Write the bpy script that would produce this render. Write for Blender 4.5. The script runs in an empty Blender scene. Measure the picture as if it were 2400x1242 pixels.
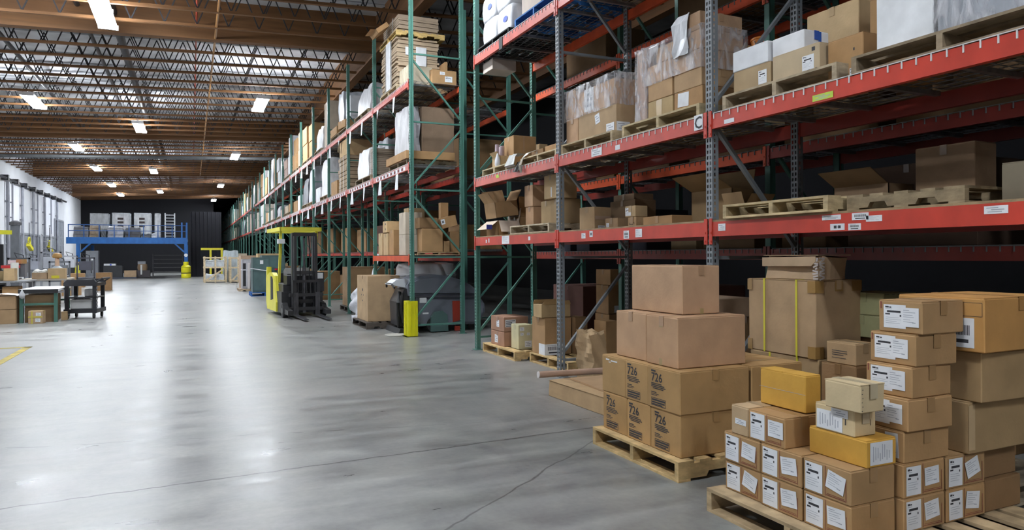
import bpy, bmesh, math, random
from mathutils import Vector, Matrix
SC = bpy.context.scene
COL = SC.collection
RND = random.Random(7)
PI = math.pi

# ------------------------------------------------------------------ materials
def nmat(name):
    m = bpy.data.materials.new(name); m.use_nodes = True
    nt = m.node_tree; b = nt.nodes['Principled BSDF']
    return m, nt, b
def nd(nt, t, **k):
    n = nt.nodes.new(t)
    for a, v in k.items(): setattr(n, a, v)
    return n
def objcol_mat(name, rough=.8, nscale=(6, 6, 6), lo=.85, hi=1.08, metallic=0., bump=0., bscale=60., detail=4., spec=.4, stretch=None):
    """colour of the thing (its own paint or board) times a soft procedural mottling"""
    m, nt, b = nmat(name)
    oi = nd(nt, 'ShaderNodeObjectInfo'); tc = nd(nt, 'ShaderNodeTexCoord')
    mp = nd(nt, 'ShaderNodeMapping'); mp.inputs['Scale'].default_value = nscale
    add = nd(nt, 'ShaderNodeVectorMath', operation='ADD')
    mul = nd(nt, 'ShaderNodeMath', operation='MULTIPLY'); mul.inputs[1].default_value = 37.
    nt.links.new(oi.outputs['Random'], mul.inputs[0])
    nt.links.new(tc.outputs['Object'], mp.inputs['Vector'])
    nt.links.new(mp.outputs['Vector'], add.inputs[0]); nt.links.new(mul.outputs[0], add.inputs[1])
    nz = nd(nt, 'ShaderNodeTexNoise'); nz.inputs['Scale'].default_value = 1.; nz.inputs['Detail'].default_value = detail
    nt.links.new(add.outputs[0], nz.inputs['Vector'])
    mr = nd(nt, 'ShaderNodeMapRange'); mr.inputs['From Min'].default_value = .3; mr.inputs['From Max'].default_value = .7
    mr.inputs['To Min'].default_value = lo; mr.inputs['To Max'].default_value = hi
    nt.links.new(nz.outputs['Fac'], mr.inputs['Value'])
    sc = nd(nt, 'ShaderNodeVectorMath', operation='SCALE')
    nt.links.new(oi.outputs['Color'], sc.inputs[0]); nt.links.new(mr.outputs[0], sc.inputs['Scale'])
    nt.links.new(sc.outputs[0], b.inputs['Base Color'])
    b.inputs['Roughness'].default_value = rough; b.inputs['Metallic'].default_value = metallic
    b.inputs['Specular IOR Level'].default_value = spec
    if bump:
        n2 = nd(nt, 'ShaderNodeTexNoise'); n2.inputs['Scale'].default_value = bscale
        nt.links.new(tc.outputs['Object'], n2.inputs['Vector'])
        bp = nd(nt, 'ShaderNodeBump'); bp.inputs['Strength'].default_value = bump; bp.inputs['Distance'].default_value = .01
        nt.links.new(n2.outputs['Fac'], bp.inputs['Height']); nt.links.new(bp.outputs[0], b.inputs['Normal'])
    return m
def flat_mat(name, col, rough=.6, metallic=0., lo=.9, hi=1.05, nscale=8.):
    m, nt, b = nmat(name)
    tc = nd(nt, 'ShaderNodeTexCoord'); nz = nd(nt, 'ShaderNodeTexNoise'); nz.inputs['Scale'].default_value = nscale
    nt.links.new(tc.outputs['Object'], nz.inputs['Vector'])
    mr = nd(nt, 'ShaderNodeMapRange'); mr.inputs['From Min'].default_value = .3; mr.inputs['From Max'].default_value = .7
    mr.inputs['To Min'].default_value = lo; mr.inputs['To Max'].default_value = hi
    nt.links.new(nz.outputs['Fac'], mr.inputs['Value'])
    sc = nd(nt, 'ShaderNodeVectorMath', operation='SCALE'); sc.inputs[0].default_value = col
    nt.links.new(mr.outputs[0], sc.inputs['Scale']); nt.links.new(sc.outputs[0], b.inputs['Base Color'])
    b.inputs['Roughness'].default_value = rough; b.inputs['Metallic'].default_value = metallic
    return m
M = {}
M['board'] = objcol_mat('cardboard', .82, (5, 5, 5), .86, 1.08, bump=.12, bscale=45.)
M['wood'] = objcol_mat('pallet wood', .8, (9, 9, 22), .62, 1.15, bump=.25, bscale=50.)
M['paint'] = objcol_mat('painted steel', .42, (5, 5, 3), .78, 1.06, spec=.5)
M['plain'] = objcol_mat('plain', .6, (4, 4, 4), .92, 1.04)
M['gloss'] = objcol_mat('moulded plastic', .38, (4, 4, 4), .9, 1.05, spec=.5)
M['steel'] = objcol_mat('bare steel', .38, (14, 14, 7), .65, 1.1, metallic=.65)
M['wrap'] = objcol_mat('crinkled white wrap', .35, (7, 7, 2.5), .72, 1.1, bump=.7, bscale=9., spec=.6)
M['paper'] = flat_mat('paper', (.84, .85, .88), .6)
M['ink'] = flat_mat('black ink', (.04, .04, .048), .7)
M['faint'] = flat_mat('grey ink', (.42, .44, .5), .7)
M['redink'] = flat_mat('dark red ink', (.22, .035, .03), .7)
M['rubber'] = flat_mat('black rubber', (.018, .018, .02), .6)
M['tape'] = objcol_mat('packing tape', .28, (6, 6, 6), .9, 1.05, spec=.6)
def emit_mat(name, col, st):
    m, nt, b = nmat(name)
    b.inputs['Emission Color'].default_value = (*col, 1); b.inputs['Emission Strength'].default_value = st
    b.inputs['Base Color'].default_value = (.8, .8, .8, 1)
    return m
M['lamp'] = emit_mat('lit lamp tubes', (.885, .945, 1.), 62.)
def film_mat():
    m, nt, b = nmat('clear stretch film')
    out = nt.nodes['Material Output']
    tr = nd(nt, 'ShaderNodeBsdfTransparent'); mx = nd(nt, 'ShaderNodeMixShader')
    b.inputs['Base Color'].default_value = (.75, .74, .78, 1); b.inputs['Roughness'].default_value = .16
    tc = nd(nt, 'ShaderNodeTexCoord'); mp = nd(nt, 'ShaderNodeMapping'); mp.inputs['Scale'].default_value = (5, 5, 1.6)
    mp.inputs['Rotation'].default_value = (.5, .4, 0)
    nz = nd(nt, 'ShaderNodeTexNoise'); nz.inputs['Scale'].default_value = 2.; nz.inputs['Detail'].default_value = 5.; nz.inputs['Distortion'].default_value = 1.2
    nt.links.new(tc.outputs['Object'], mp.inputs[0]); nt.links.new(mp.outputs[0], nz.inputs['Vector'])
    mr = nd(nt, 'ShaderNodeMapRange'); mr.inputs['From Min'].default_value = .42; mr.inputs['From Max'].default_value = .72
    mr.inputs['To Min'].default_value = .12; mr.inputs['To Max'].default_value = .75
    nt.links.new(nz.outputs['Fac'], mr.inputs['Value'])
    bp = nd(nt, 'ShaderNodeBump'); bp.inputs['Strength'].default_value = .7; bp.inputs['Distance'].default_value = .03
    nt.links.new(nz.outputs['Fac'], bp.inputs['Height']); nt.links.new(bp.outputs[0], b.inputs['Normal'])
    nt.links.new(mr.outputs[0], mx.inputs[0]); nt.links.new(tr.outputs[0], mx.inputs[1]); nt.links.new(b.outputs[0], mx.inputs[2])
    nt.links.new(mx.outputs[0], out.inputs['Surface'])
    return m
M['film'] = film_mat()

# colours (linear)
KRAFT = (.46, .27, .125); KLIGHT = (.53, .34, .18); KPINK = (.55, .345, .205); KDARK = (.29, .165, .075); KTAN = (.60, .42, .23)
ORANGE = (.72, .40, .07); BEIGE = (.72, .56, .33); OLIVE = (.34, .33, .17); WHITEC = (.80, .81, .84); PALEYEL = (.62, .57, .36)
PINE = (.72, .50, .235); OLDWOOD = (.42, .33, .22); DARKWOOD = (.10, .08, .065)
RED = (.62, .055, .030); REDFADE = (.64, .115, .085); ORANGERED = (.72, .10, .03)
GREEN = (.09, .235, .19); GALV = (.21, .23, .25); YELLOW = (.82, .72, .04); BLACK = (.02, .02, .023); GREY = (.22, .23, .26)

# ------------------------------------------------------------------ mesh builder
class MB:
    def __init__(s): s.v = []; s.f = []; s.m = []
    def box(s, c, d, rot=None, mat=0):
        x, y, z = d[0] / 2, d[1] / 2, d[2] / 2
        n = len(s.v)
        for i in ((-x, -y, -z), (x, -y, -z), (x, y, -z), (-x, y, -z), (-x, -y, z), (x, -y, z), (x, y, z), (-x, y, z)):
            p = Vector(i)
            if rot is not None: p = rot @ p
            s.v.append((p.x + c[0], p.y + c[1], p.z + c[2]))
        for q in ((0, 3, 2, 1), (4, 5, 6, 7), (0, 1, 5, 4), (1, 2, 6, 5), (2, 3, 7, 6), (3, 0, 4, 7)):
            s.f.append(tuple(n + k for k in q)); s.m.append(mat)
        return s
    def span(s, a, b, mat=0):
        return s.box([(a[i] + b[i]) / 2 for i in range(3)], [abs(b[i] - a[i]) for i in range(3)], None, mat)
    def bar(s, p, q, w, h, mat=0, up=(0, 0, 1)):
        p, q = Vector(p), Vector(q); d = q - p; L = d.length; d.normalize(); u = Vector(up)
        if abs(d.dot(u)) > .98: u = Vector((1, 0, 0))
        r = d.cross(u).normalized(); u = r.cross(d)
        rot = Matrix((r, d, u)).transposed()
        return s.box((p + q) / 2, (w, L, h), rot, mat)
    def tube(s, pts, r, n=8, mat=0, cap=True):
        pts = [Vector(p) for p in pts]; rs = r if isinstance(r, (list, tuple)) else [r] * len(pts); base = len(s.v)
        for i, p in enumerate(pts):
            d = (pts[min(i + 1, len(pts) - 1)] - pts[max(i - 1, 0)]).normalized()
            u = Vector((0, 0, 1)) if abs(d.z) < .95 else Vector((1, 0, 0))
            a = d.cross(u).normalized(); b = a.cross(d)
            for k in range(n):
                t = 2 * PI * k / n; q = p + (a * math.cos(t) + b * math.sin(t)) * rs[i]; s.v.append(tuple(q))
        for i in range(len(pts) - 1):
            for k in range(n):
                s.f.append((base + i * n + k, base + i * n + (k + 1) % n, base + (i + 1) * n + (k + 1) % n, base + (i + 1) * n + k)); s.m.append(mat)
        if cap:
            s.f.append(tuple(base + k for k in range(n))[::-1]); s.m.append(mat)
            s.f.append(tuple(base + (len(pts) - 1) * n + k for k in range(n))); s.m.append(mat)
        return s
    def lathe(s, c, prof, n=16, mat=0, sx=1., sy=1.):
        base = len(s.v)
        for r, z in prof:
            for k in range(n):
                t = 2 * PI * k / n; s.v.append((c[0] + r * sx * math.cos(t), c[1] + r * sy * math.sin(t), c[2] + z))
        for i in range(len(prof) - 1):
            for k in range(n):
                s.f.append((base + i * n + k, base + i * n + (k + 1) % n, base + (i + 1) * n + (k + 1) % n, base + (i + 1) * n + k)); s.m.append(mat)
        s.f.append(tuple(base + k for k in range(n))[::-1]); s.m.append(mat)
        s.f.append(tuple(base + (len(prof) - 1) * n + k for k in range(n))); s.m.append(mat)
        return s
    def prism(s, poly, axis, a, b, mat=0):
        """poly: 2D outline; axis 'x': poly in (y,z) extruded over x from a to b; 'y': poly in (x,z)"""
        n = len(s.v); k = len(poly)
        for t in (a, b):
            for p in poly: s.v.append((t, p[0], p[1]) if axis == 'x' else ((p[0], t, p[1]) if axis == 'y' else (p[0], p[1], t)))
        s.f.append(tuple(range(n, n + k))); s.f.append(tuple(range(n + k, n + 2 * k))[::-1]); s.m += [mat, mat]
        for i in range(k):
            s.f.append((n + i, n + k + i, n + k + (i + 1) % k, n + (i + 1) % k)); s.m.append(mat)
        return s
    def quad(s, a, b, c, d, mat=0):
        n = len(s.v); s.v += [tuple(a), tuple(b), tuple(c), tuple(d)]; s.f.append((n, n + 1, n + 2, n + 3)); s.m.append(mat); return s
    def mesh(s, name, mats, smooth=False, fix=True):
        me = bpy.data.meshes.new(name); me.from_pydata(s.v, [], s.f)
        for m in mats: me.materials.append(M[m] if isinstance(m, str) else m)
        me.polygons.foreach_set('material_index', s.m)
        if fix:
            b = bmesh.new(); b.from_mesh(me); bmesh.ops.recalc_face_normals(b, faces=b.faces); b.to_mesh(me); b.free()
        if smooth:
            me.polygons.foreach_set('use_smooth', [True] * len(me.polygons))
            try: me.set_sharp_from_angle(angle=.7)
            except Exception: pass
        me.update(); return me
def link(name, me, parent=None, col=(1, 1, 1), loc=(0, 0, 0), rz=0.):
    o = bpy.data.objects.new(name, me); COL.objects.link(o)
    o.parent = parent; o.location = loc; o.rotation_euler = (0, 0, rz); o.color = (*col, 1); return o
def part(name, mb, mats, parent, col=(1, 1, 1), label=None, smooth=False, loc=(0, 0, 0), fix=True):
    o = link(name, mb.mesh(name, mats if isinstance(mats, (list, tuple)) else [mats], smooth, fix), parent, col, loc)
    if label: o['label'] = label
    return o
def tag(o, label, cat, group=None):
    o['label'] = label; o['category'] = cat
    if group: o['group'] = group
    return o
def empty(name, label, cat, loc=(0, 0, 0), rz=0., group=None):
    o = bpy.data.objects.new(name, None); COL.objects.link(o); o.location = loc; o.rotation_euler = (0, 0, rz); o.empty_display_size = .1
    return tag(o, label, cat, group)
def struct(name, mb, mats, col=(1, 1, 1), loc=(0, 0, 0), parent=None, fix=True):
    o = link(name, mb.mesh(name, mats if isinstance(mats, (list, tuple)) else [mats], fix=fix), parent, col, loc)
    if parent is None: o['kind'] = 'structure'
    return o
_txt = {}
def text_data(t, size):
    if t not in _txt:
        cu = bpy.data.curves.new('txt', 'FONT'); cu.body = t; cu.size = 1.; cu.resolution_u = 2; cu.offset = .015
        o = bpy.data.objects.new('txt', cu); COL.objects.link(o)
        bpy.context.view_layer.update()
        me = bpy.data.meshes.new_from_object(o.evaluated_get(bpy.context.evaluated_depsgraph_get()))
        _txt[t] = ([tuple(v.co) for v in me.vertices], [tuple(p.vertices) for p in me.polygons])
        bpy.data.objects.remove(o); bpy.data.meshes.remove(me); bpy.data.curves.remove(cu)
    v, f = _txt[t]
    return [(p[0] * size, p[1] * size) for p in v], f

# ------------------------------------------------------------------ faces of a box, stickers and print
def frame_of(face, dx, dy, h):
    """origin (bottom left as seen from outside), right, up, normal; box origin = its near lower corner"""
    if face == '-x': return Vector((0, dy, 0)), Vector((0, -1, 0)), Vector((0, 0, 1)), Vector((-1, 0, 0)), dy
    if face == '-y': return Vector((0, 0, 0)), Vector((1, 0, 0)), Vector((0, 0, 1)), Vector((0, -1, 0)), dx
    return Vector((0, 0, h)), Vector((1, 0, 0)), Vector((0, 1, 0)), Vector((0, 0, 1)), dx     # top
def plate(mb, fr, u, v, w, h, rot=0., off=.0, th=.001, mat=0, rects=()):
    O, R, U, N, _ = fr
    cu, cv = u + w / 2, v + h / 2; c, s_ = math.cos(rot), math.sin(rot)
    def P(a, b, o): return O + R * (cu + a * c - b * s_) + U * (cv + a * s_ + b * c) + N * o
    n = len(mb.v)
    for o in (off, off + th):
        for a, b in ((-w / 2, -h / 2), (w / 2, -h / 2), (w / 2, h / 2), (-w / 2, h / 2)): mb.v.append(tuple(P(a, b, o)))
    for q in ((4, 5, 6, 7), (0, 1, 5, 4), (1, 2, 6, 5), (2, 3, 7, 6), (3, 0, 4, 7)): mb.f.append(tuple(n + k for k in q)); mb.m.append(mat)
    for (a0, b0, aw, bh, mi) in rects:      # fractions of the plate
        x0, y0 = -w / 2 + a0 * w, -h / 2 + b0 * h; x1, y1 = x0 + aw * w, y0 + bh * h
        mb.quad(P(x0, y0, off + th + .0005), P(x1, y0, off + th + .0005), P(x1, y1, off + th + .0005), P(x0, y1, off + th + .0005), mi)
STY = {
 'ship': [(.08, .86, .16, .07, 1), (.26, .86, .10, .05, 1), (.08, .80, .3, .02, 2), (.16, .66, .62, .085, 1), (.08, .56, .22, .06, 1), (.74, .5, .07, .08, 1), (.1, .44, .6, .015, 2), (.1, .36, .7, .015, 2), (.1, .28, .5, .015, 2), (.1, .2, .65, .015, 2)],
 'list': [(.1, .84, .34, .04, 2), (.1, .74, .7, .03, 2), (.1, .6, .55, .03, 2), (.1, .5, .62, .025, 2), (.1, .36, .4, .025, 2), (.1, .24, .6, .025, 2), (.62, .2, .2, .05, 2)],
 'cols': [(.12 + .1 * k, .15 + .07 * (k % 3), .03, .68 - .11 * (k % 4), 2) for k in range(8)],
 'bar': [(.15 + .055 * k, .42, .03, .34, 1) for k in range(13)] + [(.2, .16, .6, .12, 1), (.12, .84, .5, .05, 2)],
 'sq': [(.26, .28, .2, .44, 1), (.54, .28, .2, .44, 1), (.4, .45, .2, .1, 2)],
 'blank': [], 'mess': [(.1, .7, .5, .1, 2), (.3, .45, .55, .12, 2), (.15, .2, .6, .1, 2)],
 'stripe': [(.06, .78, .88, .1, 1), (.06, .5, .6, .13, 1), (.06, .3, .8, .08, 1), (.06, .1, .5, .08, 1)]}
def paper(parent, dims, face, u, v, w, h, style='ship', rot=0., name='paper_label', label=None):
    n = sum(1 for c in parent.children if c.name.startswith('paper_label'))       # a later sheet lies over an earlier one
    mb = MB(); plate(mb, frame_of(face, *dims), u, v, w, h, rot, .0006 + .0019 * (n % 3), .0012, 0, STY[style])
    return part(name, mb, ['paper', 'ink', 'faint'], parent, (1, 1, 1), label, fix=False)
def prints(parent, dims, face, rects, mat='ink', name='printed_mark', texts=(), off=.0012, label=None):
    """rects (u,v,w,h) in metres, texts (string,u,v,size)"""
    fr = frame_of(face, *dims); O, R, U, N, _ = fr; mb = MB()
    for (u, v, w, h) in rects:
        mb.quad(*[tuple(O + R * a + U * b + N * off) for a, b in ((u, v), (u + w, v), (u + w, v + h), (u, v + h))])
    for (t, u, v, sz) in texts:
        vs, fs = text_data(t, sz); n = len(mb.v)
        for p in vs: mb.v.append(tuple(O + R * (u + p[0]) + U * (v + p[1]) + N * off))
        for f in fs: mb.f.append(tuple(n + k for k in f)); mb.m.append(0)
    return part(name, mb, [mat], parent, (1, 1, 1), label, fix=False)
def outline(u, v, w, h, t=.003): return [(u, v, w, t), (u, v + h - t, w, t), (u, v, t, h), (u + w - t, v, t, h)]

# ------------------------------------------------------------------ cartons
def carton_mesh(dx, dy, h, seam='x', crush=.0, seed=0, flaps=True, detail=2):
    r = random.Random(seed); bm = bmesh.new()
    bmesh.ops.create_cube(bm, size=1.)
    for v in bm.verts: v.co = Vector(((v.co.x + .5) * dx, (v.co.y + .5) * dy, (v.co.z + .5) * h))
    e = min(.005, .04 * min(dx, dy, h))
    bmesh.ops.bevel(bm, geom=bm.edges[:], offset=e, segments=1, affect='EDGES')
    if detail:
        big = [q for q in bm.edges if q.calc_length() > .04]
        bmesh.ops.subdivide_edges(bm, edges=big, cuts=detail, use_grid_fill=True)
        amp = .0008 + .012 * crush
        ph = [r.uniform(0, 6) for _ in range(6)]
        for v in bm.verts:      # panels give inwards only, so stickers stay on top
            p = v.co; a = Vector((p.x / dx - .5, p.y / dy - .5, p.z / h - .5))
            n1 = 1 + .5 * math.sin(p.y * 9 + p.z * 7 + ph[0]) + .5 * math.sin(p.z * 15 + ph[1])
            n2 = 1 + .5 * math.sin(p.x * 9 + p.z * 8 + ph[2]) + .5 * math.sin(p.x * 14 + ph[3])
            n3 = 1 + math.sin(p.x * 8 + p.y * 9 + ph[4])
            if abs(a.x) > .45: v.co.x -= math.copysign(amp * n1, a.x)
            if abs(a.y) > .45: v.co.y -= math.copysign(amp * n2, a.y)
            if a.z > .45: v.co.z -= amp * n3 * .5
        k = Vector((r.uniform(-1, 1), r.uniform(-1, 1), 0)) * (.0012 + .012 * crush)
        for v in bm.verts: v.co += k * (v.co.z / h)
    me = bpy.data.meshes.new('carton'); bm.to_mesh(me); bm.free()
    me.materials.append(M['board']); return me
SEED = [0]
def shade(col):
    k = RND.uniform(.9, 1.06); w = RND.uniform(-.02, .02); return [min(1, col[0] * k * (1 + w)), min(1, col[1] * k), min(1, col[2] * k * (1 - w * 1.5))]
def carton(label, x, y, z, dx, dy, h, col=KRAFT, yaw=0., tape='x', labels=(), group=None, cat='box', name='carton', crush=0., flaps=True, tapecol=None, detail=2, tilt=None):
    SEED[0] += 1
    o = link(name, carton_mesh(dx, dy, h, tape, crush, SEED[0], detail=detail), None, shade(col), (x, y, z), math.radians(yaw))
    if tilt: o.rotation_euler = tuple(math.radians(a) for a in tilt)
    tag(o, label, cat, group)
    D = (dx, dy, h)
    if flaps:     # the two outer top flaps meet in a seam; the tape runs over it
        mb = MB(); g = .004; t = .004
        if tape != 'y':
            mb.span((.004, .004, h - .001), (dx - .004, dy / 2 - g / 2, h + t)); mb.span((.004, dy / 2 + g / 2, h - .001), (dx - .004, dy - .004, h + t))
        else:
            mb.span((.004, .004, h - .001), (dx / 2 - g / 2, dy - .004, h + t)); mb.span((dx / 2 + g / 2, .004, h - .001), (dx - .004, dy - .004, h + t))
        part('top_flap', mb, 'board', o, o.color[:3])
        if tape:
            mb = MB(); w = .025; tt = h + t
            if tape == 'x':
                mb.span((-.003, dy / 2 - w, tt), (dx + .003, dy / 2 + w, tt + .001)); mb.span((-.004, dy / 2 - w, tt - .07), (-.003, dy / 2 + w, tt + .001)); mb.span((dx + .003, dy / 2 - w, tt - .07), (dx + .004, dy / 2 + w, tt + .001))
            else:
                mb.span((dx / 2 - w, -.003, tt), (dx / 2 + w, dy + .003, tt + .001)); mb.span((dx / 2 - w, -.004, tt - .07), (dx / 2 + w, -.003, tt + .001)); mb.span((dx / 2 - w, dy + .003, tt - .07), (dx / 2 + w, dy + .004, tt + .001))
            part('packing_tape', mb, 'tape', o, tapecol or [c * .86 for c in col])
    for L in labels: paper(o, D, *L)
    return o

# ------------------------------------------------------------------ pallets
_pal = {}
def pallet(label, x, y, z, dx=1.2, dy=1.0, col=PINE, axis='x', yaw=0., group=None, h=.135, simple=False):
    """stringers run along `axis`; deck boards run across them"""
    key = (round(dx, 3), round(dy, 3), axis, h)
    if key not in _pal:
        L, W = (dx, dy) if axis == 'x' else (dy, dx)       # L along stringers
        def B(a, b):
            m = MB()
            if axis == 'x': m.span((a[0], a[1], a[2]), (b[0], b[1], b[2]))
            else: m.span((a[1], a[0], a[2]), (b[1], b[0], b[2]))
            return m.mesh('pallet board', ['wood'])
        t = .018; ps = []
        for k in range(3):
            w = (W - .04) * k / 2
            m = MB()
            pts = [(0, t), (L, t), (L, h - t), (0, h - t)]
            n0, n1 = L * .2, L * .38; n2, n3 = L * .62, L * .8
            poly = [(0, t), (n0, t), (n0 + .02, t + .035), (n1 - .02, t + .035), (n1, t), (n2, t), (n2 + .02, t + .035), (n3 - .02, t + .035), (n3, t), (L, t), (L, h - t), (0, h - t)]
            if axis == 'x': m.prism(poly, 'y', w, w + .04)
            else: m.prism(poly, 'x', w, w + .04)
            ps.append(('stringer', m.mesh('stringer', ['wood'])))
        nb = max(5, int(L / .16))
        for k in range(nb):
            bw = .1 if 0 < k < nb - 1 else .13
            a = (L - bw) * k / (nb - 1)
            ps.append(('deck_board', B((a, 0, h - t), (a + bw, W, h))))
        for a in (0, L / 2 - .05, L - .1): ps.append(('bottom_board', B((a, 0, 0), (a + .1, W, t))))
        _pal[key] = ps
    r = empty('pallet', label, 'pallet', (x, y, z), math.radians(yaw), group)
    for n, me in _pal[key]:
        k = RND.uniform(.8, 1.12); link(n, me, r, [c * k for c in col])
    return r

# ------------------------------------------------------------------ camera
TH = math.radians(24.5018); ROLL = .005; EYE = 1.5
F_ = Vector((math.sin(TH), math.cos(TH), 0)); R_ = Vector((math.cos(TH), -math.sin(TH), 0)); U_ = Vector((0, 0, 1))
cx = R_ * math.cos(ROLL) - U_ * math.sin(ROLL); cy = R_ * math.sin(ROLL) + U_ * math.cos(ROLL)
cam = bpy.data.cameras.new('camera'); co = bpy.data.objects.new('camera', cam); COL.objects.link(co)
mt = Matrix((cx, cy, -F_)).transposed().to_4x4(); mt.translation = (0, 0, EYE); co.matrix_world = mt
cam.sensor_width = 36; cam.lens = 1650 / 2400 * 36; cam.shift_y = -(621 - 598.24) / 2400; cam.clip_end = 400
SC.camera = co

# ------------------------------------------------------------------ the hall
def roof(x): return 7.15 + .042 * x           # underside of the joists: the roof rises to the right
XL, XR, YB, YE, YN = -9.3, 14., 76., 108., -26.
def floor_mat():
    m, nt, b = nmat('polished concrete'); L = nt.links.new
    tc = nd(nt, 'ShaderNodeTexCoord'); sx = nd(nt, 'ShaderNodeSeparateXYZ'); L(tc.outputs['Object'], sx.inputs[0])
    def noise(scale, det=5., dist=0., vec=None, rough=.55):
        n = nd(nt, 'ShaderNodeTexNoise'); n.inputs['Scale'].default_value = scale; n.inputs['Detail'].default_value = det; n.inputs['Distortion'].default_value = dist; n.inputs['Roughness'].default_value = rough
        L(vec or tc.outputs['Object'], n.inputs['Vector']); return n.outputs['Fac']
    def mr(v, a, b_, c, d):
        n = nd(nt, 'ShaderNodeMapRange'); n.inputs['From Min'].default_value = a; n.inputs['From Max'].default_value = b_; n.inputs['To Min'].default_value = c; n.inputs['To Max'].default_value = d; L(v, n.inputs['Value']); return n.outputs[0]
    def mth(op, a, c=None):
        n = nd(nt, 'ShaderNodeMath', operation=op)
        for i, q in enumerate((a, c)):
            if q is None: continue
            if isinstance(q, (int, float)): n.inputs[i].default_value = q
            else: L(q, n.inputs[i])
        return n.outputs[0]
    big = noise(.35, 6., .4); mid = noise(2.6, 6., .6); fine = noise(24., 4.)
    mp = nd(nt, 'ShaderNodeMapping'); mp.inputs['Scale'].default_value = (.5, 3.5, 1); mp.inputs['Rotation'].default_value = (0, 0, .5); L(tc.outputs['Object'], mp.inputs[0])
    streak = noise(1.2, 6., .8, mp.outputs[0])
    v = mth('ADD', mr(big, .3, .7, -.05, .05), mr(mid, .3, .7, -.055, .055)); v = mth('ADD', v, mr(fine, .3, .7, -.02, .02)); v = mth('ADD', v, mr(streak, .35, .7, -.05, .05))
    val = mth('ADD', v, .27)
    # sawn joints and two cracks
    wob = mr(noise(1.5, 3.), .3, .7, -.05, .05); wob2 = mr(noise(7., 3.), .3, .7, -.012, .012)
    def line(a, bx, by, w, wb=None):      # a + bx*x + by*y = 0
        t = mth('ADD', mth('MULTIPLY', sx.outputs[0], bx), mth('ADD', mth('MULTIPLY', sx.outputs[1], by), a))
        if wb is not None: t = mth('ADD', t, wb)
        return mr(mth('ABSOLUTE', t), w * .5, w * 1.3, 1., 0.)
    j = line(-5.145, -.042, 1., .010, wob2)
    for yy in (11.3, 17.4, 23.5, 29.6): j = mth('MAXIMUM', j, line(-yy, -.02, 1., .006))
    br = mr(noise(3., 2.), .46, .54, 0., .8)
    c1 = mth('MULTIPLY', line(-6.41, .23, 1., .009, wob), br); c1 = mth('MULTIPLY', c1, mr(sx.outputs[1], 7.6, 7.8, 1., 0.)); c1 = mth('MULTIPLY', c1, mr(sx.outputs[0], 2.2, 2.4, 1., 0.))
    c2 = mth('MULTIPLY', line(-2.76, -.72, 1., .010, wob), mr(sx.outputs[1], 5.1, 5.2, 1., 0.)); c2 = mth('MULTIPLY', c2, mr(sx.outputs[0], .8, 1., 0., 1.))
    j = mth('MAXIMUM', j, mth('MAXIMUM', c1, mth('MULTIPLY', c2, .7)))
    # tyre scuffs in front of the racking
    mp2 = nd(nt, 'ShaderNodeMapping'); mp2.inputs['Scale'].default_value = (2.2, .45, 1); mp2.inputs['Rotation'].default_value = (0, 0, -.6); L(tc.outputs['Object'], mp2.inputs[0])
    sc_ = mr(noise(.8, 8., .5, mp2.outputs[0], .75), .5, .85, 0., .4); sc_ = mth('MULTIPLY', sc_, mr(sx.outputs[0], .2, 3., 0., 1.))
    spot = mr(noise(9., 2.), .77, .8, 0., .4)
    dark = mth('MAXIMUM', mth('MULTIPLY', j, .85), mth('MAXIMUM', sc_, spot))
    val = mth('MULTIPLY', val, mth('SUBTRACT', 1., dark))
    cc = nd(nt, 'ShaderNodeCombineColor'); L(mth('MULTIPLY', val, mr(big, .3, .7, .96, 1.04)), cc.inputs[0]); L(val, cc.inputs[1]); L(mth('MULTIPLY', val, mr(mid, .3, .7, 1.0, .93)), cc.inputs[2])
    L(cc.outputs[0], b.inputs['Base Color'])
    L(mr(mth('ADD', mth('MULTIPLY', streak, .6), mth('MULTIPLY', mid, .4)), .35, .65, .27, .40), b.inputs['Roughness'])
    b.inputs['Specular IOR Level'].default_value = 1.
    bp = nd(nt, 'ShaderNodeBump'); bp.inputs['Strength'].default_value = .12; bp.inputs['Distance'].default_value = .02
    L(noise(5., 5.), bp.inputs['Height']); L(bp.outputs[0], b.inputs['Normal'])
    return m
M['floor'] = floor_mat()
M['deck'] = flat_mat('foil faced roof deck', (.72, .73, .76), .6, 0, .6, 1.1, 1.1)
M['glulam'] = objcol_mat('timber', .62, (.6, 9, 9), .72, 1.12, detail=6.)
M['glulamy'] = objcol_mat('timber along the hall', .62, (9, .6, 9), .72, 1.12, detail=6.)
M['web'] = flat_mat('dark steel webs', (.055, .055, .062), .45, .5)
M['wallw'] = flat_mat('white painted concrete wall', (.74, .75, .78), .75, 0, .93, 1.03, .9)
M['wallg'] = flat_mat('dark wall', (.009, .009, .012), .9)
M['black'] = flat_mat('black drape', (.012, .012, .017), .9)
struct('floor', MB().span((XL, YN, -.2), (XR, YE, 0)), 'floor')
mb = MB()
for a, b, zz in ((XL - .2, XR + .2, 1.02),):
    mb.quad((a, YN - .2, roof(a) + zz), (b, YN - .2, roof(b) + zz), (b, YE + .2, roof(b) + zz), (a, YE + .2, roof(a) + zz))
    mb.quad((a, YN - .2, roof(a) + zz + .2), (b, YN - .2, roof(b) + zz + .2), (b, YE + .2, roof(b) + zz + .2), (a, YE + .2, roof(a) + zz + .2))
struct('ceiling', mb, 'deck', fix=False)
struct('wall_left', MB().span((XL - .2, YN, 0), (XL, YE, 8.2)), 'wallw')
struct('wall_right', MB().span((XR, YN, 0), (XR + .2, YE, 9.2)), 'wallg')
struct('wall_back', MB().span((XL, YB, 0), (2.05, YB + .2, 8.6)), 'wallg')
struct('wall_end', MB().span((2.05, YE, 0), (XR, YE + .2, 9.)), 'wallg')
struct('wall_front', MB().span((XL, YN - .2, 0), (XR, YN, 9.)), 'wallg')
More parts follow.
